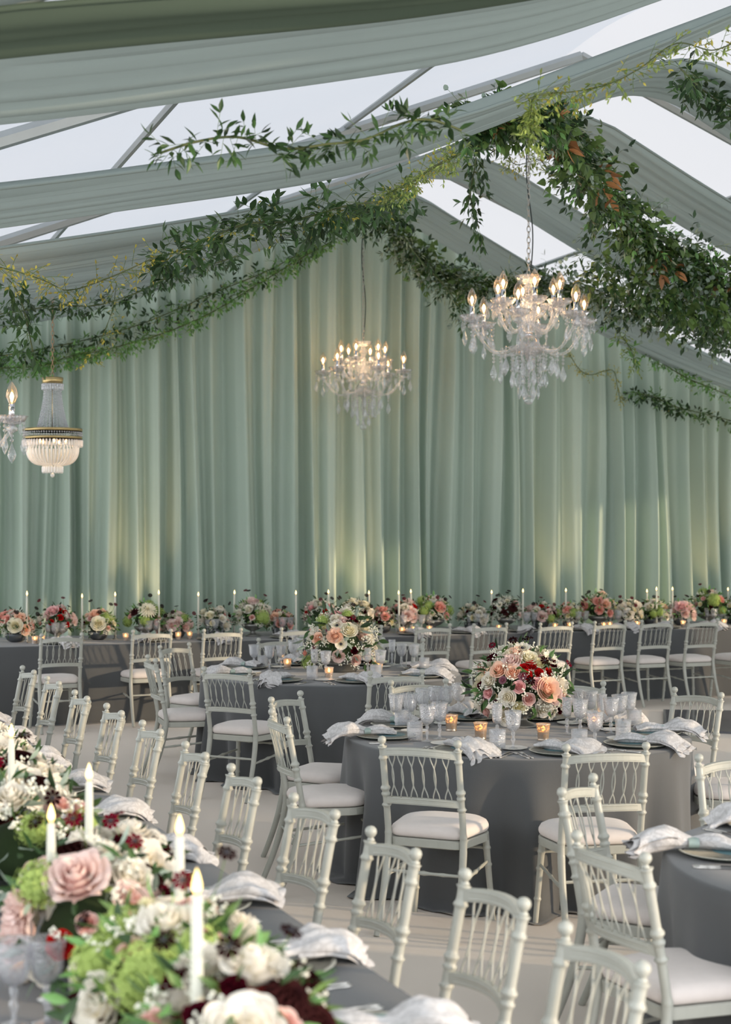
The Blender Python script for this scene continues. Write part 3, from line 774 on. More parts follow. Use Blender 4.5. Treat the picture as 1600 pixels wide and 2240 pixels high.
place(VA,va,LTX(54,1.05,TZ),0,'orange glowing votive among the flowers at lower left','votive candle','amber votives')
place(VA,va,LTX(36,.85,TZ),0,'small votive under the flowers near the left edge','votive candle','amber votives')

# ---- taper candles
def make_taper():
    t=thing('taper_candle','c','candle')
    b=MB(); b.lathe([(0,0),(.030,0),(.032,.004),(.014,.010),(.010,.022),(.015,.030),(.016,.040),(.0125,.042)],16); b.build('holder',MT['pewter'],t)
    b=MB(); b.lathe([(.0118,.036),(.0120,.10),(.0100,.40),(.0088,.445),(.006,.450),(0,.4495)],16); b.build('wax_stick',MT['wax'],t)
    b=MB(); b.tube([(0,0,.449),(0.0005,0,.458)],.0011,5); b.build('wick',MT['wick'],t)
    b=MB(); b.lathe([(0,0),(.0045,.004),(.0085,.013),(.0085,.021),(.0055,.034),(.0018,.045),(0,.050)],12); f=b.build('flame',MT['flame'],t); f.location=(0,0,.450)
    return reg(t)
TAP=make_taper(); tu=[]
n=0
for px,y in ((58,1287),(180,1293),(252,1289),(348,1285),(434,1289),(512,1285),(648,1286),(719,1284),(809,1286),(874,1286),(901,1283),(1075,1285),(1144,1282),(1238,1281),(1417,1283),(1437,1278),(1471,1278),(1593,1279)):
    off=.50+.18*((n*7)%3)/2; p=BTX(px,off,TZ); top=CAM_H+(HY-y-6)/F*p.y; sc=(top-TZ)/.495
    off2=random.uniform(-.02,.02)
    place(TAP,tu,p,0,'lit taper candle on the back table, %s flame from the left'%on(n),'candle','taper candles on the back table',scale=(1,1,sc),rot=(off2,random.uniform(-.02,.02),0)); n+=1
for px,y,off,l in ((25,1582,.65,'farthest one, near the left edge'),(195,1668,.62,'between the white flowers and the napkins'),(112,1757,.80,'in front of the pink rose'),(393,1780,.60,'right of the blush flowers'),(431,1898,.74,'nearest and largest, above the green hydrangea')):
    p=LTX(px,off,TZ); top=CAM_H+(HY-y)/F*p.y; sc=(top-TZ)/.50
    place(TAP,tu,p,0,'lit taper candle on the left foreground table, '+l,'candle','taper candles on the left foreground table',scale=(1.05,1.05,sc))
# ================================================================== flowers
def petal_patch(b,base,spread,prof,nar=.55,nu=4,nv=5,mat=0,wave=0,tilt=0,M=None):
    # prof: function v -> (r,z)
    def fn(u,v):
        r,z=prof(v); s=spread*min(1,.45+1.3*v)*(1-(1-nar)*max(0,(v-.6)/.4)**2*.8)
        t=(u*2-1)*s; a=base+t
        rr=r*(1-.10*(abs(u*2-1))**2*(v))
        return Vector((rr*cos(a),rr*sin(a),z-.08*r*(u*2-1)**2*v-.30*abs(z)*abs(u*2-1)**3*v**3+wave*sin(5*u+9*v+base*3)*r*v))
    b.grid(fn,nu,nv,mat,M)
def m_rose(name,mat,R=.045,seed=1,ly=(3,4,5,6,7),open_=1.0,wave=.05):
    rnd=random.Random(seed); b=MB(); n=len(ly)
    for i,k in enumerate(ly):
        f=(i+1)/n; Rr=R*f**1.05
        H=R*(.95-.42*f**2*open_)
        def prof(v,Rr=Rr,H=H,f=f):
            r=Rr*(.25+.75*(sin(v*pi*.5))**.8); z=-R*.35+ (H+R*.35)*v
            if f>.5: r+=Rr*.18*max(0,v-.7)/.3*open_; z-=H*.20*max(0,v-.75)/.25*f
            return r,z
        for j in range(k):
            petal_patch(b,2*pi*j/k+i*1.1+rnd.uniform(-.15,.15),2*pi/k*.78,prof,wave=wave,nar=.72,nu=6,nv=4)
    b.lathe([(0,-R*.45),(R*.45,-R*.3),(R*.6,0),(R*.3,R*.3),(0,R*.4)],8)
    return b.mesh(name,MT[mat])
def m_anemone(name,mat,R=.042,n=9,eye='eye'):
    b=MB()
    for l in (0,1):
        for j in range(n):
            def prof(v,l=l): return R*(.08+.92*v), R*(.02+.30*v**2)-l*.004
            petal_patch(b,2*pi*(j+.5*l)/n,pi/n*1.25,prof,nar=.5,nu=3,nv=4,wave=.05)
    b.lathe([(R*.20,0),(R*.24,R*.10),(R*.15,R*.2),(0,R*.22)],10,1)
    for j in range(18):
        a=2*pi*j/18; b.box((R*.36*cos(a),R*.36*sin(a),R*.17),(R*.05,R*.05,R*.05),1)
    return b.mesh(name,[MT[mat],MT[eye]])
def m_dahlia(name,mat,R=.085):
    b=MB()
    for i in range(7):
        k=9+i*2; f=(i+1)/7
        for j in range(k):
            a=2*pi*j/k+i*.7
            el=1.35-1.45*f; L=R*(.45+.55*f)
            def fn(u,v,a=a,el=el,L=L):
                w=L*.13*sin(pi*min(.98,v*.85+.1)); r=L*v*cos(el)+R*.04; z=L*v*sin(el)+.012*sin(v*3)+w*abs(u*2-1)*.5
                x=(u*2-1)*w; return Vector((r*cos(a)-x*sin(a),r*sin(a)+x*cos(a),z))
            b.grid(fn,2,3)
    return b.mesh(name,MT[mat])
def m_hydrangea(name,mat,R=.085,n=150,seed=2):
    rnd=random.Random(seed); b=MB()
    for i in range(n):
        z=1-1.55*(i+.5)/n; r=sqrt(max(0,1-z*z)); a=i*2.39996; d=Vector((r*cos(a),r*sin(a),z)).normalized()
        M=Matrix.Translation(d*R*rnd.uniform(.84,1.05))@face_to(d+Vector((rnd.uniform(-.3,.3),rnd.uniform(-.3,.3),rnd.uniform(-.3,.3))))@Matrix.Rotation(rnd.uniform(0,6),4,'Z')
        q=R*.16
        for j in range(4):
            c,s=cos(j*pi/2),sin(j*pi/2); p=lambda x,y,zz:(x*c-y*s,x*s+y*c,zz)
            b.add([p(0,0,0),p(q*.7,-q*.45,q*.2),p(q*1.1,0,q*.15),p(q*.7,q*.45,q*.2)],[(0,1,2,3)],0,M)
    b.lathe([(0,-R*.6),(R*.6,-R*.4),(R*.78,0),(R*.55,R*.5),(0,R*.78)],10)
    return b.mesh(name,MT[mat])
def m_cosmos(name,mat,R=.024,n=8,stem=.16):
    b=MB()
    for j in range(n):
        def prof(v): return R*(.1+.9*v), R*.12*sin(v*3)
        petal_patch(b,2*pi*j/n,pi/n*.95,prof,nar=.6,nu=2,nv=3)
    b.lathe([(R*.22,0),(R*.18,R*.15),(0,R*.2)],8,1)
    b.tube([(0,0,0),(0.01,0,-stem*.5),(0,0,-stem)],.0012,4,2)
    return b.mesh(name,[MT[mat],MT['eye'],MT['stem']])
def m_bud(name,mat,R=.020):
    b=MB(); b.lathe([(0,-R),(R*.6,-R*.8),(R,-R*.1),(R*.85,R*.6),(R*.35,R*1.1),(0,R*1.15)],10,flute=(.08,5)); return b.mesh(name,MT[mat])
FL={}
for k in ('white','cream','blush','peach','coral','pink'): 
    FL['rose_'+k]=m_rose('rose','p_'+k,.046,hash(k)%7+1 if False else len(k))
for k in ('white','cream','blush','red','pink','coral'): FL['spray_'+k]=m_rose('spray_rose','p_'+k,.028,len(k)+3,(3,4,5,6))
FL['garden_peach']=m_rose('garden_rose','p_peach',.060,5,(3,4,5,6,7,8,9),.9,.03)
FL['garden_blush']=m_rose('garden_rose','p_blush',.060,6,(3,4,5,6,7,8,9),.9,.03)
FL['peony_white']=m_rose('peony','p_white',.055,8,(4,5,6,7,8),1.2,.14)
FL['peony_blush']=m_rose('peony','p_blush',.055,9,(4,5,6,7,8),1.2,.14)
FL['anem_white']=m_anemone('anemone','p_white')
FL['dahlia']=m_dahlia('dahlia','p_cream'); FL['dahlia_white']=m_dahlia('dahlia','p_white',.05); FL['dahlia_dark']=m_dahlia('dahlia','p_choc',.055)
FL['hyd']=m_hydrangea('hydrangea','p_green'); FL['hyd_small']=m_hydrangea('hydrangea','p_green',.055,90,3)
FL['cosmos']=m_cosmos('cosmos','p_choc'); FL['cosmos_wine']=m_cosmos('cosmos','p_wine',.022)
FL['scab']=m_rose('scabiosa','p_burg',.026,3,(5,6,7),1.2,.2); FL['astr']=m_anemone('astrantia','p_mauve',.022,11,'berry')
FL['bud_blush']=m_bud('bud','p_blush'); FL['bud_white']=m_bud('bud','p_white')
FR=dict(rose=.046,spray=.028,garden=.06,peony=.055,anem=.042,dahlia=.085,hyd=.085,cosmos=.024,scab=.026,astr=.022,bud=.02)
def leaf(b,M,L,W,mat=0,bend=.15,shape='lance'):
    if shape=='round': pts=[(0,.0),(.25,.8),(.6,1),(.9,.55),(1,0)]
    elif shape=='ivy': pts=[(0,.5),(.2,1),(.5,.75),(.8,.3),(1,0)]
    else: pts=[(0,.05),(.25,.75),(.5,1),(.78,.55),(1,0)]
    vs=[];fs=[]
    for t,w in pts:
        z=-bend*L*t*t; x=w*W/2
        if t==1: vs.append((0,L,z)); 
        else: vs+=[(-x,L*t,z+.12*W*w),(0,L*t,z),(x,L*t,z+.12*W*w)]
    for k in range(3): q=3*k; fs+=[(q,q+1,q+4,q+3),(q+1,q+2,q+5,q+4)]
    fs+=[(9,10,12),(10,11,12)]
    b.add(vs,fs,mat,M)
def rv(r): 
    while 1:
        v=Vector((r.uniform(-1,1),r.uniform(-1,1),r.uniform(-1,1)))
        if .1<v.length<1: return v.normalized()
def orient(d,up=None):                  # matrix with +Y along d
    d=d.normalized(); up=up or Vector((0,0,1)); x=d.cross(up)
    if x.length<1e-3: x=Vector((1,0,0))
    x.normalize(); z=x.cross(d); M=Matrix((x,d,z)).transposed().to_4x4(); return M
def m_foliage(name,R,n,seed,mats,flat=.8,size=(.05,.085)):
    rnd=random.Random(seed); b=MB()
    for i in range(n):
        z=rnd.uniform(-.45,1); a=rnd.uniform(0,2*pi); r=sqrt(max(0,1-z*z)); d=Vector((r*cos(a),r*sin(a),z*flat))
        p=d*R*rnd.uniform(.72,1.0); dr=(d.normalized()+rv(rnd)*.8+Vector((0,0,-.2))).normalized()
        L=rnd.uniform(*size); k=rnd.choice(range(len(mats)))
        leaf(b,Matrix.Translation(p)@orient(dr,rv(rnd)),L,L*rnd.uniform(.26,.42),k,rnd.uniform(0,.4))
    return b.mesh(name,[MT[m] for m in mats],smooth=False)
def m_blossoms(name,R,n,seed,flat=.8,sz=.0045):
    rnd=random.Random(seed); b=MB()
    for i in range(n//14):
        z=rnd.uniform(-.4,1); a=rnd.uniform(0,2*pi); r=sqrt(max(0,1-z*z)); d=Vector((r*cos(a),r*sin(a),z*flat)); c=d*R*rnd.uniform(.95,1.12)
        b.tube([d*R*.6,c],.0012,3,1,cap=False)
        for k in range(14):
            p=c+rv(rnd)*R*.13*rnd.random()**.5; s=sz*rnd.uniform(.7,1.3)
            b.add([p+Vector(q)*s for q in ((1,0,0),(0,1,0),(-1,0,0),(0,-1,0),(0,0,1),(0,0,-1))],[(0,1,4),(1,2,4),(2,3,4),(3,0,4),(1,0,5),(2,1,5),(3,2,5),(0,3,5)],0)
    return b.mesh(name,[MT['blossom'],MT['stem']],smooth=False)
FOL=[m_foliage('foliage',1,150,i,mt,1,(.2,.36)) for i,mt in ((1,('l_ruscus','l_fern','l_dark')),(2,('l_ruscus','l_bright','l_ivy')),(3,('l_dark','l_ruscus','l_euca')))]
BLO=[m_blossoms('filler_blossoms',1,n,s,1,z) for n,s,z in ((2000,1,.024),(420,2,.026))]
b=MB(); b.lathe([(0,-.5),(.55,-.4),(.8,0),(.62,.45),(0,.72)],14); M_MOSS=b.mesh('moss_core',MT['moss'])
def m_bowl(kind):
    b=MB()
    if kind=='urn': b.lathe([(0,0),(.075,0),(.078,.006),(.060,.016),(.030,.030),(.024,.045),(.030,.055),(.070,.072),(.105,.100),(.118,.125),(.112,.126),(.066,.085),(0,.07)],28,flute=(.02,18)); return b.mesh('urn',MT['pewter'])
    if kind=='bowl': b.lathe([(0,0),(.05,0),(.085,.02),(.105,.06),(.108,.085),(.102,.085),(.08,.03),(0,.012)],28); return b.mesh('bowl',MT['bowlglass'])
    b.lathe([(0,0),(.095,0),(.10,.01),(.12,.065),(.128,.07),(.122,.07),(.09,.02),(0,.012)],32); return b.mesh('bowl',MT['pewter'])
BOWL={k:m_bowl(k) for k in ('urn','bowl','dish')}
def arrangement(p,R,label,pal,seed,bowl='urn',n=26,flat=.8,group=None,fol=0,blo=1,wild=3,lo=-.25,extra=(),fs=1.0,bz=None):
    rnd=random.Random(seed); t=thing('flower_arrangement',label,'flower arrangement',(p.x,p.y,TZ),rnd.uniform(0,6) if not extra else 0,group)
    bh=dict(urn=.115,bowl=.075,dish=.06)[bowl]; bs=min(1.3,R/.17)
    o=obj(BOWL[bowl].name.split('.')[0],BOWL[bowl],t); o.scale=(bs,bs,1)
    cz=bh+R*.42*flat
    o=obj('moss_core',M_MOSS,t,T(0,0,cz)@Matrix.Diagonal((R*.8,R*.8,R*.72*flat,1)))
    o=obj('foliage',FOL[fol],t,T(0,0,cz)@Matrix.Rotation(rnd.uniform(0,6),4,'Z')@Matrix.Diagonal((R*1.14,R*1.14,R*flat*1.12,1)))
    if blo is not None:
        o=obj('filler_blossoms',BLO[blo],t,T(0,0,cz)@Matrix.Rotation(rnd.uniform(0,6),4,'Z')@Matrix.Diagonal((R,R,R*flat,1))); o['kind']='stuff'
    tot=sum(w for _,w in pal)
    def put(kind,d,k=1.0,sc=1.0,off=0):
        me=FL[kind]; q=Vector((d.x*R*k,d.y*R*k,cz+d.z*R*flat*k)); s=sc*fs
        obj(me.name.split('.')[0],me,t,Matrix.Translation(q)@face_to(Vector((d.x,d.y,d.z*.9+.15)))@Matrix.Rotation(rnd.uniform(0,6),4,'Z')@Matrix.Diagonal((s,s,s,1)))
    for kind,az,el,k,sc in extra:
        a=radians(az);e=radians(el); put(kind,Vector((cos(a)*cos(e),sin(a)*cos(e),sin(e))),k,sc)
    for i in range(n):
        z=1-(1-lo)*(i+.5)/n; r=sqrt(max(0,1-z*z)); a=i*2.39996+rnd.uniform(-.3,.3); d=Vector((r*cos(a),r*sin(a),z))
        if any(d.dot(Vector((cos(radians(az))*cos(radians(el)),sin(radians(az))*cos(radians(el)),sin(radians(el)))))>.965 for _,az,el,_k,_s in extra): continue
        x=rnd.uniform(0,tot)
        for kind,w in pal:
            x-=w
            if x<=0: break
        put(kind,d,rnd.uniform(.86,1.03),rnd.uniform(.85,1.15))
    for i in range(wild):
        a=rnd.uniform(0,2*pi); e=rnd.uniform(.5,1.3); d=Vector((cos(a)*cos(e),sin(a)*cos(e),sin(e)))
        q=Vector((d.x*R,d.y*R,cz+d.z*R*flat))*1.0+d*rnd.uniform(.05,.13); me=FL['cosmos' if rnd.random()<.7 else 'cosmos_wine']
        obj('cosmos',me,t,Matrix.Translation(q)@face_to(d+Vector((0,-.7,0)))@Matrix.Diagonal((1.05,1.05,1.05,1)))
    return t
PAL_A=[('rose_white',3),('rose_blush',1),('spray_white',3),('spray_blush',3),('spray_cream',2),('rose_cream',2),('anem_white',1),('peony_white',1),('astr',4),('scab',3),('bud_blush',2),('spray_coral',1),('spray_pink',2)]
# camera side of a bouquet is azimuth -90
ex1=[('spray_blush',-86,-8,1.0,1.2),('rose_white',-112,-6,1.0,1.0),('spray_cream',-98,-20,1.0,1.2),('spray_cream',-66,40,1.04,1.1),('rose_white',-140,14,1.0,1.0),('spray_white',-122,56,1.05,1.1),('astr',-94,22,1.08,1.2),('garden_peach',-63,4,1.02,1.10),('spray_red',-93,34,1.0,1.0),('spray_red',-80,38,1.02,1.0),('spray_red',-88,24,1.03,1.0),('spray_red',-70,26,1.02,.95),('spray_red',-52,28,1.0,.8),
('rose_peach',-128,30,1.0,1.05),('rose_peach',-106,28,1.0,.95),('rose_peach',-108,60,1.0,1.1),('anem_white',-42,44,1.10,1.2),('anem_white',-92,66,1.12,1.15),('rose_cream',-80,50,1.0,1.1),
('peony_blush',-112,44,1.0,.9),('spray_pink',-98,8,1.04,1.2),('spray_pink',-76,12,1.04,1.2),('bud_blush',-55,48,1.02,1.3),('scab',-160,48,1.04,1.1),('scab',-40,38,1.06,1.1),('rose_blush',-50,-4,1.0,1.1),('cosmos',-84,16,1.12,1.1),
('spray_pink',-140,-2,1.0,1.1),('astr',-118,16,1.08,1.1),('cosmos_wine',-30,30,1.35,1.15),('cosmos',-70,80,1.25,1.2),('cosmos',-150,80,1.25,1.2),('cosmos',-60,76,1.32,1.1)]
arrangement(AT(1140,1588,TZ),.250,'full bouquet with red and peach roses in a pewter urn on the front round table',PAL_A,21,'urn',84,.92,blo=0,fol=0,wild=3,extra=ex1,lo=-.62,fs=1.0)
ex2=[('garden_peach',-98,22,1.02,1.0),('rose_cream',-74,30,1.04,1.3),('anem_white',-88,10,1.08,1.2),('anem_white',-96,40,1.05,1.2),('hyd_small',-140,50,1.0,1.0),('rose_peach',-130,18,1.0,1.0),('rose_white',-100,55,1.0,1),('rose_blush',-80,48,1,1),('scab',-70,52,1.03,1.2),('spray_red',-72,42,1.03,.9),('peony_blush',-92,-8,1.02,.8),('scab',-66,0,1.0,1),('hyd_small',-60,66,1,.9),('spray_pink',-105,70,1.0,1.2)]
arrangement(AT(745,1468,TZ),.270,'tall mixed bouquet with peach rose and pale anemones on the far round table',PAL_A+[('anem_white',2),('hyd_small',1)],22,'dish',48,1.05,blo=0,fol=2,wild=4,extra=ex2,lo=-.4)
PW=[('rose_white',3),('peony_white',3),('spray_cream',3),('rose_cream',2),('scab',2),('spray_blush',1)]
PB=[('peony_blush',3),('spray_pink',2),('rose_blush',2),('spray_red',1),('rose_white',1),('scab',1)]
PG=[('hyd_small',2),('rose_white',2),('spray_cream',3),('rose_peach',1),('scab',1),('spray_blush',2)]
PP=[('rose_coral',2),('rose_peach',2),('spray_blush',2),('spray_cream',2),('hyd_small',1),('scab',1)]
PD=[('dahlia_dark',3),('scab',3),('spray_blush',2),('rose_blush',1),('anem_white',1)]
G='flower arrangements along the back table'
bkf=[(35,.155,'bowl',PP,'with cream and peach roses, leftmost of the back row',0,[('rose_cream',-80,10,1,1.5),('rose_peach',-62,38,1,1.2)]),
(125,.14,'urn',PB,'pink and red, just left of the second candle',0,[('rose_pink',-100,45,1,1.3),('spray_red',-70,55,1,1)]),
(215,.145,'bowl',PG,'with a big cream rose in a slate bowl',1,[('rose_cream',-80,12,1,1.5),('rose_peach',-98,55,1,1.2)]),
(318,.15,'urn',[('spray_blush',2),('scab',2),('hyd_small',2)],'topped by a large cream dahlia',1,[('dahlia',-72,40,1.0,1.15),('dahlia_dark',-125,30,1,1)]),
(388,.12,'bowl',PB+[('hyd_small',3)],'low and green with pink dahlias',1,[('rose_coral',-150,-10,1.5,1)]),
(470,.15,'bowl',PW,'loose white and airy, left of the footed bowl',2,[('dahlia_white',-50,60,1.2,.9)]),
(553,.155,'urn',PW+[('hyd_small',2)],'white roses over a dark footed bowl',1,[('hyd',-48,5,.9,.9),('peony_blush',-85,70,1.0,1.1)]),
(612,.12,'bowl',PP,'pale blush, left of the far round table bouquet',0,[]),
(700,.15,'urn',PB,'mostly hidden behind the far bouquet',0,[]),(778,.15,'urn',PW,'white and pink, above the far bouquet',2,[]),
(838,.13,'bowl',PP,'white and coral, right behind the far bouquet',0,[('rose_coral',-80,20,1,1)]),(888,.13,'urn',PB,'white and red beside the paired candles',2,[]),
(948,.16,'urn',PP,'with green hydrangea and one coral rose',1,[('hyd_small',-125,12,1,1.1),('rose_coral',-68,24,1,1.3),('dahlia_white',-92,60,1,1)]),
(1035,.14,'bowl',PW,'white with dark cosmos above',2,[]),(1108,.15,'urn',PD,'darkest of the back row, chocolate dahlias',2,[]),
(1183,.14,'bowl',PB,'blush and white above the front bouquet',0,[('hyd_small',-50,-5,1,1)]),(1248,.13,'bowl',PP,'low peach and cream',1,[]),
(1310,.16,'urn',PP,'with two coral roses high over the back chairs at right',1,[('rose_coral',-100,35,1,1.2),('rose_peach',-70,25,1,1.2)]),
(1372,.15,'bowl',PW,'white and green with airy sprigs',2,[]),(1428,.15,'bowl',PG,'peach and green behind a candle',1,[('hyd_small',-70,10,1,1)]),
(1490,.13,'bowl',PB,'with a large pink rose',1,[('rose_pink',-98,35,1,1.5)]),(1550,.17,'urn',PG,'tall green and white at the right end',1,[('hyd',-80,30,1,.9),('rose_coral',-45,30,1,1)]),(1608,.14,'bowl',PP,'cut by the right edge of the photo',0,[])]
for i,(px,R,bw_,pal,l,fo,ex) in enumerate(bkf):
    arrangement(BTX(px,.62,TZ),R*1.12,'flowers on the back table, '+l,pal,40+i,bw_,20,1.0 if bw_=='urn' else .9,G,fo,1 if i%2 else 0,3 if i%2 else 5,-.2,ex or (('spray_white',-90,50,1,1),),fs=1.0)
G='flower arrangements along the left foreground table'
PF=[('peony_white',3),('spray_cream',2),('rose_white',2),('scab',4),('dahlia_dark',2),('spray_blush',2),('hyd_small',1)]
fg=[(2.95,.50,.17,PF,'farthest, blush and burgundy at the left edge',0,[]),
(1.85,.62,.20,PF,'high white roses with trailing leaves',2,[('peony_white',-60,40,1,1.1),('peony_white',-48,25,1,.9),('dahlia_dark',-95,10,1,1.1),('dahlia_dark',-110,30,1,1)]),
(1.15,.70,.22,PF,'white and near black with one big blush rose',2,[('garden_blush',-120,12,1.02,1.15),('hyd_small',-125,-20,1,1.2)]),
(.70,.52,.16,PF,'white frilly blooms beside the napkins',0,[('peony_white',-50,30,1,1.2)]),
(.25,.70,.20,PF+[('rose_blush',2),('peony_blush',2)],'blush peonies and dark dahlias behind the hydrangea',2,[('spray_red',-100,5,1,1.1),('peony_blush',-95,50,1,1.2)]),
(-.30,.66,.19,PF,'with the huge green hydrangea',1,[('hyd',-100,26,.95,.95),('hyd_small',-62,40,.95,1.2),('scab',-50,15,1.1,1.4),('anem_white',-75,0,1.1,1.2)]),
(-.72,.66,.18,PF+[('spray_red',1)],'nearest, white blooms at the bottom edge',1,[('spray_red',-90,0,1.1,1),('peony_white',-80,30,1,1.2)])]
for i,(t_,off,R,pal,l,fo,ex) in enumerate(fg):
    arrangement(LT(t_,off,TZ),R,'blurred flowers on the left foreground table, '+l,pal,80+i,'bowl',30,.95,G,fo,1,3,-.3,ex or (('spray_white',-90,50,1,1),),fs=1.0)
# ================================================================== chandeliers
def drop_parts():
    big=[(0,0),(.004,-.010),(.0165,-.040),(.0185,-.050),(.013,-.066),(0,-.082)]
    return big
def pendant_mesh(name,beads,big=1.0,step=.026):
    b=MB(); z=0
    b.tube([(0,0,.004),(0,0,-step*beads-.01)],.0012,4,1)
    for k in range(beads):
        z=-step*(k+.6); r=.0125
        b.lathe([(0,z-r),(r*.8,z-r*.5),(r,z),(r*.8,z+r*.5),(0,z+r)],6)
    z=-step*beads-.006; s=big
    prof=[(0,0),(.005,-.010),(.020,-.050),(.0235,-.064),(.016,-.086),(0,-.108)]
    b.lathe([(r*s,z+q*s) for r,q in prof[::-1]],6,M=Matrix.Diagonal((1,.6,1,1)))
    return b.mesh(name,[MT['crys'],MT['chain']],smooth=False)
PEN={k:pendant_mesh('pendant',k,s) for k,s in ((0,.85),(2,1.15),(3,1.2),(5,1.15),(7,1.1))}
def tiny(b,z): pass
def bowl_prof(R,h,z0): return [(R*.10,z0),(R*.45,z0+h*.10),(R*.80,z0+h*.45),(R,z0+h),(R*.96,z0+h*1.02),(R*.74,z0+h*.55),(R*.40,z0+h*.25),(0,z0+h*.2)]
def chain_mesh(L,link=.052,w=.013,r=.0032):
    b=MB(); n=int(L/(link*.78))
    for i in range(n):
        z=i*link*.78+link/2; pts=[]
        for k in range(13):
            a=2*pi*k/12; x=w*cos(a); zz=z+(link/2)*sin(a)
            pts.append((x,0,zz) if i%2==0 else (0,x,zz))
        b.tube(pts,r,5,cap=False)
    return b.mesh('chain',MT['chain'])
CH_M={}
def make_chandelier():
    t=thing('crystal_chandelier','c','chandelier')       # origin: the top of the crown
    b=MB(); b.lathe(bowl_prof(.098,.060,-.06),32,flute=(.05,16)); b.build('crown_bowl',MT['crys'],t)
    b=MB(); b.lathe([(.02,-.06),(.045,-.085),(.05,-.11),(.028,-.145),(.022,-.16),(.034,-.19),(.026,-.22),(.024,-.30),(.05,-.33),(.075,-.37),(.05,-.40),(.03,-.43),(.06,-.47),(.085,-.51),(.07,-.55),(.03,-.60),(.012,-.64),(0,-.65)][::-1],20,flute=(.06,10)); b.build('glass_column',MT['crys'],t)
    b=MB(); b.lathe([(.030,-.46),(.032,-.42)],12); b.tube([(0,0,-.64),(0,0,.01)],.006,6); b.build('centre_rod',MT['chrome'],t)
    b=MB(); b.lathe(bowl_prof(.13,.07,-.335),36,flute=(.05,20)); b.build('centre_bowl',MT['crys'],t)
    b=MB(); b.lathe(bowl_prof(.155,.07,-.60),36,flute=(.04,22)); b.build('hub_bowl',MT['crys'],t)
    tiers=((6,.245,-.245,.35,-.36),(6,.445,-.365,.0,-.52))
    for n,r,zb,a0,zh in tiers:
        for k in range(n):
            a=2*pi*k/n+a0; M=Matrix.Rotation(a,4,'Z')
            rm=M@T(r,0,0)
            b=MB(); pts=smooth_path([(.03,0,zh+.02),(r*.35,0,zh-.045),(r*.65,0,zh-.050),(r*.88,0,(zh+zb)/2-.02),(r,0,zb-.02),(r,0,zb)],22)
            b.tube(pts,.0125,8,M=M); o=b.build('arm',MT['crys'],t)
            b=MB(); b.lathe(bowl_prof(.095 if n else 0,.055,0),28,flute=(.055,14),M=None)
            b.lathe([(.006,-.05),(.03,-.035),(.034,-.018),(.018,0)],14,flute=(.1,7)); o=obj('drip_bowl',CH_M.setdefault('bowl',b.mesh('drip_bowl',MT['crys'])),t,rm@T(0,0,zb))
            b=MB(); b.lathe([(.0185,0),(.0185,.105),(.015,.107),(0,.107)],14); o=obj('candle_sleeve',CH_M.setdefault('sl',b.mesh('candle_sleeve',MT['chrome'])),t,rm@T(0,0,zb+.02))
            b=MB(); b.lathe([(.014,0),(.022,.012),(.0350,.045),(.0355,.062),(.026,.095),(.010,.125),(0,.138)],16); bu=obj('bulb',CH_M.setdefault('bu',b.mesh('bulb',MT['bulb'])),t,rm@T(0,0,zb+.126))
            b=MB(); b.lathe([(0,.010),(.008,.025),(.013,.045),(.007,.066),(0,.074)],8); obj('filament',CH_M.setdefault('fi',b.mesh('filament',MT['fil'])),bu)
            for q in range(5):
                aa=2*pi*q/5+.5; kk=(0,0,0,2,0)[q] if zb>-.3 else (3,0,2,3,0)[q]
                obj('pendant',PEN[kk],t,rm@T(.078*cos(aa),.078*sin(aa),zb+.03)@Matrix.Rotation(aa*1.3,4,'Z'))
            if zb<-.3: obj('pendant',PEN[3],t,M@T(r*.62,0,zh-.06)); obj('pendant',PEN[2],t,rm@T(0,0,zb-.05))
    for n,r,z,k in ((12,.20,-.53,3),(9,.13,-.58,5),(6,.07,-.62,7)):
        for i in range(n):
            a=2*pi*i/n+r*9; obj('pendant',PEN[k],t,Matrix.Rotation(a,4,'Z')@T(r,0,z)@Matrix.Rotation(i,4,'Z'))
    b=MB(); b.tube([(0,0,-.64),(0,0,-.90)],.0015,4,1)
    for k in range(8): z=-.66-.028*k; b.lathe([(0,z-.012),(.012,z),(0,z+.012)],6)
    z=-.925; r=.04; b.lathe([(r*sin(pi*i/6),z-r*cos(pi*i/6)) for i in range(7)],9); b.build('ball_drop',[MT['crys'],MT['chain']],t,smooth=False)
    return t
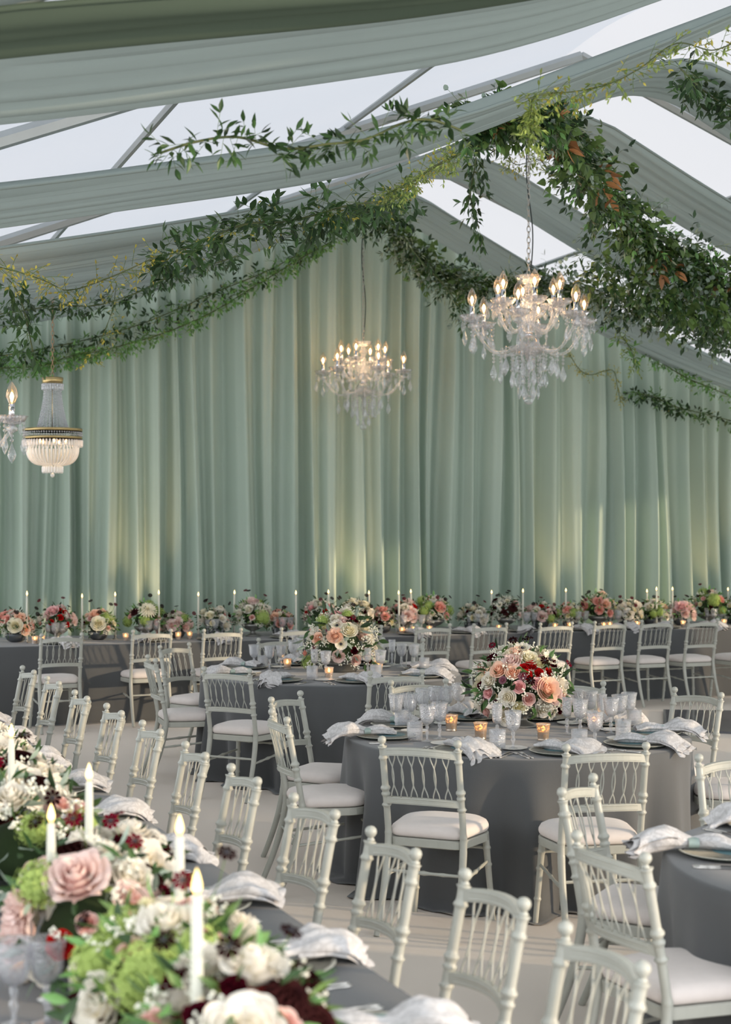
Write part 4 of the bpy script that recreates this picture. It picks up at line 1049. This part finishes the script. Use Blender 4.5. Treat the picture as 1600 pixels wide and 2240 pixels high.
# empire style basket chandelier
def make_empire():
    t=thing('basket_chandelier','e','chandelier')        # origin: top of crown, 0.57 m wide
    def band(z0,z1,r0,r1,name,mat,fl=None): 
        b=MB(); b.lathe([(r0,z0),(r1,z1),(r1*.94,z1),(r0*.94,z0),(r0,z0)],48,flute=fl); return b.build(name,MT[mat],t)
    band(-.06,0,.098,.104,'brass_crown','brass')
    b=MB()
    for k in range(28):
        a=2*pi*k/28
        for z in (-.075,-.105): b.lathe([(0,z-.02),(.010,z-.012),(.010,z+.012),(0,z+.015)],5,M=T(.098*cos(a),.098*sin(a),0))
    b.build('crown_fringe',MT['bead'],t,smooth=False)
    for k in range(24):
        a=2*pi*k/24; b=MB()
        for i in range(26):
            v=i/25; r=.082+(.148-.082)*v**1.6; z=-.125-.37*v; q=.0085+.003*v
            b.lathe([(0,z-q),(q,z),(0,z+q)],5,M=T(r*cos(a),r*sin(a),0))
        o=obj('bead_strand',b.mesh('bead_strand',MT['bead'],False),t)
    b=MB(); b.tube([(0,0,-.5),(0,0,0)],.006,6); b.build('centre_rod',MT['brass'],t)
    band(-.525,-.500,.286,.290,'brass_ring','brass'); band(-.60,-.578,.286,.286,'brass_ring','brass')
    b=MB()
    for k in range(72):
        a=2*pi*k/72
        for z in (-.54,-.563): b.lathe([(0,z-.010),(.0105,z),(0,z+.010)],5,M=T(.282*cos(a),.282*sin(a),0))
    b.build('jewelled_band',MT['bead'],t,smooth=False)
    for nm,r,z0,L,n in (('prism_fringe',.284,-.605,.075,56),('prism_fringe',.095,-.86,.075,22)):
        b=MB()
        for k in range(n):
            a=2*pi*k/n; b.lathe([(0,z0-L),(.010,z0-L*.8),(.011,z0-.01),(0,z0)],5,M=T(r*cos(a),r*sin(a),0))
        b.build(nm,MT['bead'],t,smooth=False)
    b=MB()
    for k in range(40):
        a=2*pi*k/40; pts=[((.250-.15*(i/8)**2.2)*cos(a),(.250-.15*(i/8)**2.2)*sin(a),-.68-.17*sin(pi/2*i/8)) for i in range(9)]
        b.tube(pts,.0085,5)
    b.build('basket',MT['bead'],t,smooth=False)
    b=MB(); z=-.95;r=.022; b.lathe([(r*sin(pi*i/6),z-r*cos(pi*i/6)) for i in range(7)],9); b.build('ball_drop',MT['bead'],t)
    for k in range(5):
        a=2*pi*k/5; b=MB(); b.lathe([(0,-.03),(.016,-.02),(.018,.01),(.008,.035),(0,.04)],10); bu=b.build('bulb',MT['bulb'],t); bu.location=(.13*cos(a),.13*sin(a),-.62)
        b=MB(); b.lathe([(0,-.02),(.009,0),(0,.02)],8); b.build('filament',MT['fil'],bu)
    return t
def lamp(t,z,e):
    ld=bpy.data.lights.new('chandelier_light','POINT'); ld.energy=e; ld.color=(1,.68,.38); ld.shadow_soft_size=.25
    lo=bpy.data.objects.new('chandelier_light',ld); COL.objects.link(lo); lo.location=t.location+Vector((0,0,z))
def hang(t,top,cable=True,mat=None,sc=1):
    L=(top-t.location.z)/t.scale.z
    me=chain_mesh(L)
    if mat: me.materials[0]=MT[mat]
    obj('chain',me,t)
    if cable:
        b=MB(); n=24; b.tube([(.018+.018*sin(6*i/n)-.02*(i/n),.01*cos(9*i/n),L*i/n) for i in range(n+1)],.0048,6); b.build('cable',MT['cable'],t)
CHN=make_chandelier(); remember(CHN)
def put_ch(t,px,ytop,a,top,label,sc,rz,e=10):
    p=ATA(px,ytop,a); t.location=p; t.scale=(sc,)*3; t.rotation_euler=(0,0,rz); tag(t,label,'chandelier','crystal chandeliers'); 
    return t
c1=CHN; c2=copy_tree(CHN); c3=copy_tree(CHN)
put_ch(c1,1157,604,12.3,5,'large two tier crystal chandelier hanging at the right in front of the leafy garland',1.17,.25)
put_ch(c2,795,748,16.75,5,'crystal chandelier hanging in the middle against the curtain',1.05,.9)
put_ch(c3,-140,795,10.2,4,'crystal chandelier cut by the left edge of the photo',1.06,.12)
bpy.context.view_layer.update()
hang(c1,5.3); hang(c2,5.35); hang(c3,roof_h(2)-.15)
for c,e in ((c1,3.5),(c2,4),(c3,3)): lamp(c,-.25,e)
e1=make_empire(); e1.location=ATA(115,826,14.2); e1.scale=(.93,)*3; tag(e1,'slender brass and bead basket chandelier hanging at the left','chandelier')
hang(e1,3.95,False,'rust'); lamp(e1,-.65,2.5)
# ================================================================== garlands
MT['vinestem']=simple('vine_stem', srgb(84,92,56), .8)
LK=dict(ruscus=(.105,.036,'lance'),dark=(.10,.045,'lance'),euca=(.055,.050,'round'),olive=(.085,.020,'lance'),lime=(.040,.016,'lance'),brown=(.17,.075,'lance'),ivy=(.10,.085,'ivy'),yellow=(.035,.014,'lance'),bright=(.085,.036,'lance'),fern=(.09,.030,'lance'))
def garland(name,label,pts,rad,kinds,seed,n,spray=(.25,.5),down=.5,step=.045,ls=1.0,group=None,stemr=.006,out=None,sm=True):
    rnd=random.Random(seed); t=thing(name,label,'garland',pts[0],0,group); O=Vector(pts[0])
    path=smooth_path([Vector(p)-O for p in pts],60) if sm else [Vector(p)-O for p in pts]
    b=MB(); b.tube(path,stemr,6); 
    B={k:MB() for k,_ in kinds}; tot=sum(w for _,w in kinds)
    for i in range(n):
        u=(i+rnd.random())/n*(len(path)-1); k=min(int(u),len(path)-2); p=path[k].lerp(path[k+1],u-k)
        R=rad(u/(len(path)-1)) if callable(rad) else rad
        tang=(path[k+1]-path[k]).normalized()
        x=rnd.uniform(0,tot)
        for kd,w_ in kinds:
            x-=w_
            if x<=0: break
        L,W,shp=LK[kd]; L*=ls;W*=ls
        d=(rv(rnd)+tang*rnd.choice((-1,1))*.9+Vector((0,0,-down*rnd.random()))).normalized()
        p0=p+rv(rnd)*R*.45*rnd.random()
        ln=rnd.uniform(*spray)*(R/.25 if R<.25 else 1)*1.0; m=max(3,int(ln/(step*ls)))
        q=p0.copy(); dd=d.copy(); prev=q.copy(); pp=[q.copy()]
        side=1
        for j in range(m):
            dd=(dd+Vector((0,0,-down*.16))+rv(rnd)*.10).normalized(); q=q+dd*(step*ls); pp.append(q.copy())
            ax=dd.cross(rv(rnd)).normalized(); side=-side
            ld=(dd*.65+ax*side*.9).normalized(); s=rnd.uniform(.75,1.15)*(1-.35*j/m)
            leaf(B[kd],Matrix.Translation(q)@orient(ld,rv(rnd)*.5+Vector((0,0,1))),L*s,W*s,0,rnd.uniform(0,.3),shp)
        ld=dd; leaf(B[kd],Matrix.Translation(q)@orient(ld,rv(rnd)),L*.8,W*.8,0,.1,shp)
        b.tube(pp[::2] if len(pp)>4 else pp,.0016*ls,3,1,cap=False)
    b.build('stem',[MT['vinestem'],MT['stem']],t)
    for k,_ in kinds:
        if B[k].f: B[k].build({'euca':'eucalyptus_leaves','ruscus':'ruscus_leaves','olive':'olive_leaves','lime':'lime_tendrils','brown':'bronze_magnolia_leaves','ivy':'ivy_leaves','yellow':'yellow_tendrils','dark':'dark_leaves','bright':'smilax_leaves','fern':'fern_leaves'}[k],MT['l_'+k],t,smooth=False)
    return t
A=lambda l,a:[ATA(x,y,a) for x,y in l]
def A3(l): return [ATA(x,y,a) for x,y,a in l]
def EN(l,dz=.12):                       # points hanging just under the drapes
    out=[]
    for q in l:
        rx,rz=(q[0]-800)/F,(HY-q[1])/F; d=4.0
        while d<19:
            p=Vector((rx*d,d,0)); c=p.dot(CU)
            if CAM_H+rz*d>=drape_h(c,1.15)-dz: break
            d+=.02
        out.append(Vector((rx*d,d,CAM_H+rz*d)))
    return out
# thick garland from the ridge down the right slope
garland('leafy_garland','thick mixed garland with bronze magnolia leaves running down the right roof slope',A3([(1030,262,9.8),(1120,255,9.8),(1205,262,9.9),(1262,330,10.6),(1330,420,11.4),(1400,500,11.8),(1480,560,12.0),(1560,600,12.1),(1660,650,12.1)]),
  lambda u:.15+.22*min(1,max(0,(u-.3)/.3)),[('ruscus',5),('dark',5),('euca',4),('olive',4),('ivy',4),('brown',.30),('bright',3)],1,1300,(.18,.42),.5,.055,1.0)
garland('leafy_garland','hanging cluster of ruscus sprays beside the chain of the right chandelier',A3([(1045,300,11.8),(1040,360,11.75),(1030,430,11.7),(1048,500,11.7)]),.14,[('ruscus',5),('dark',2)],2,34,(.2,.4),1.6,.055,1.0)
garland('leafy_garland','dense hanging foliage below the thick garland at the right',A3([(1300,560,12.0),(1400,610,12.0),(1490,650,12.0),(1590,690,12.0)]),.22,[('ruscus',4),('dark',3),('ivy',3),('euca',2)],3,120,(.25,.45),1.1,.055,1.0)
garland('leafy_garland','silvery olive and eucalyptus garland behind the right chandelier',A3([(850,470,16.3),(900,540,16.2),(965,595,16.1),(1050,618,15.7),(1150,618,15.3),(1260,625,14.8),(1370,655,14.1),(1480,690,14.0),(1600,735,13.9)]),
  .26,[('olive',5),('euca',5),('dark',3),('ivy',2),('ruscus',2)],4,1000,(.16,.38),.5,.055,1.05)
garland('leafy_garland','eucalyptus sprays falling in front of the curtain left of the right chandelier',A3([(880,520,16.0),(930,580,15.8),(985,640,15.6),(1020,700,15.5)]),.16,[('euca',4),('ruscus',3),('olive',3)],5,60,(.2,.4),1.2,.055,1.05)
# left garlands
garland('leafy_garland','ruscus garland hanging from the ridge to the left along the pale drape',EN([(900,425,15.0),(840,440,14.9),(760,450,14.6),(690,470,14.2),(620,485,13.8),(540,490,13.2),(460,520,12.8),(400,545,12.6),(345,565,12.5)],0.18),.13,[('ruscus',6),('dark',3),('yellow',2)],6,230,(.22,.42),.4,.055,1.0)
garland('leafy_garland','lime green tendrils clustered at the ridge above the middle chandelier',EN([(1010,335,14.2),(950,365,14.5),(900,400,14.7),(850,425,14.8)],0.25),.11,[('lime',6),('yellow',2)],7,170,(.12,.24),.4,.03,.85)
garland('leafy_garland','dark ruscus around the top of the middle chandelier chain',A3([(700,480,16.4),(760,470,16.4),(820,465,16.4),(880,480,16.4)]),.22,[('dark',4),('ruscus',4),('fern',2)],8,110,(.25,.4),.7,.055,1.0)
garland('leafy_garland','thin dark smilax garland along the lower drape edge at left',A3([(520,560,14.0),(450,582,14.0),(380,600,14.0),(300,640,14.0),(210,668,14.0),(130,668,14.0),(60,678,14.0),(-20,690,14.0)]),.08,[('ruscus',5),('dark',3)],9,170,(.14,.3),.3,.045,.8)
garland('leafy_garland','wispy yellow green vine trailing across the drapes at left',EN([(345,560,12.5),(280,590,12.4),(220,615,12.3),(150,635,12.2),(100,615,12.1),(40,595,12.0),(-20,580,12.0)],0.2),.06,[('yellow',6)],10,90,(.12,.3),.3,.035,1.2,stemr=.004)
garland('leafy_garland','ruscus sprig hanging at the left edge over the drape',A3([(0,595,11.2),(30,625,11.2),(50,670,11.2),(62,720,11.2),(72,770,11.2)]),.09,[('ruscus',5),('dark',1)],11,26,(.15,.3),1.1,.055,1.0,stemr=.005)
garland('leafy_garland','fine yellow tendrils dangling in front of the curtain at left',A3([(255,620,13.0),(245,680,13.0),(222,740,13.0),(198,790,13.0)]),.05,[('yellow',5)],12,20,(.1,.25),.8,.04,1.3,stemr=.003)
garland('leafy_garland','blurred ruscus garland hanging nearest the camera at upper left',A3([(350,335,5.7),(430,310,5.7),(520,300,5.7),(620,325,5.7),(720,315,5.7),(800,305,5.7),(880,270,5.7),(940,262,5.7),(1010,285,5.7)]),.045,[('ruscus',6),('dark',2)],13,80,(.10,.22),.35,.038,.68,stemr=.005)
garland('leafy_garland','blurred lime vine trailing from the upper right corner to the ridge',A3([(1620,85,6.0),(1560,110,6.0),(1480,95,6.0),(1400,150,6.0),(1330,185,6.0),(1260,200,6.0),(1200,205,6.0),(1160,215,6.0)]),.06,[('lime',5),('yellow',3)],14,110,(.1,.24),.4,.03,.9,stemr=.003)
garland('leafy_garland','blurred lime tuft hanging over the top of the right chandelier chain',A3([(1165,225,6.0),(1160,270,6.0),(1168,315,6.0)]),.06,[('lime',6)],15,60,(.06,.12),1.0,.022,.9,stemr=.003)
garland('leafy_garland','pale lime tendrils behind the top of the right chandelier chain',A3([(1100,330,13.2),(1130,360,13.2),(1180,350,13.2),(1200,380,13.2)]),.12,[('lime',6),('yellow',2)],16,60,(.15,.3),.6,.03,1.3,stemr=.004)
garland('leafy_garland','dark leafy garland at the top right corner',EN([(1490,150,10.2),(1530,190,10.2),(1580,225,10.2),(1640,250,10.2)],0.2),.12,[('ruscus',4),('dark',4)],17,70,(.18,.35),.5,.055,1.0)
garland('leafy_garland','bright smilax garland strung across the curtain at left',A3([(740,520,17.25),(650,570,17.25),(560,625,17.25),(450,690,17.25),(340,735,17.25),(230,765,17.25),(150,780,17.25),(90,800,17.25),(-20,806,17.25)]),.07,[('bright',6),('lime',2)],18,420,(.10,.2),.3,.045,.9)
garland('leafy_garland','dark green vine shadowing the bright garland on the curtain at left',A3([(700,530,17.4),(590,590,17.4),(470,640,17.4),(380,680,17.4),(290,715,17.4),(180,745,17.4),(60,770,17.4),(-20,780,17.4)]),.10,[('fern',4),('dark',3),('yellow',1)],19,240,(.12,.3),.5,.05,.9)
garland('leafy_garland','smilax garland strung across the curtain at the right',A3([(1390,740,17.2),(1430,780,17.2),(1500,825,17.2),(1560,850,17.2),(1640,885,17.2)]),.06,[('bright',5),('lime',2)],20,120,(.12,.22),.3,.045,.95)
garland('leafy_garland','dark vine strung lower across the curtain at the right',A3([(1388,858,17.35),(1430,868,17.35),(1480,890,17.35),(1540,905,17.35),(1640,930,17.35)]),.07,[('fern',4),('dark',4),('yellow',1)],21,120,(.12,.24),.5,.045,.9)
garland('leafy_garland','yellow vine swagged on the curtain behind the right chandelier',A3([(1240,760,17.35),(1262,800,17.35),(1290,820,17.35),(1340,810,17.35),(1352,850,17.35),(1358,880,17.35)]),.035,[('yellow',5)],22,80,(.06,.14),.4,.03,1.0,stemr=.004)
garland('leafy_garland','lime sprig hanging from the garland to the right of the chandelier',A3([(1330,700,14.8),(1365,740,14.8),(1385,775,14.8),(1388,805,14.8)]),.07,[('lime',5),('bright',2)],23,40,(.1,.2),.8,.03,1.3,stemr=.004)
garland('leafy_garland','thin ruscus garland below the right slope near the edge',A3([(1480,660,14.2),(1530,700,14.2),(1575,720,14.2),(1590,770,14.2)]),.07,[('ruscus',5),('dark',2)],24,40,(.15,.3),.5,.055,.9,stemr=.006)
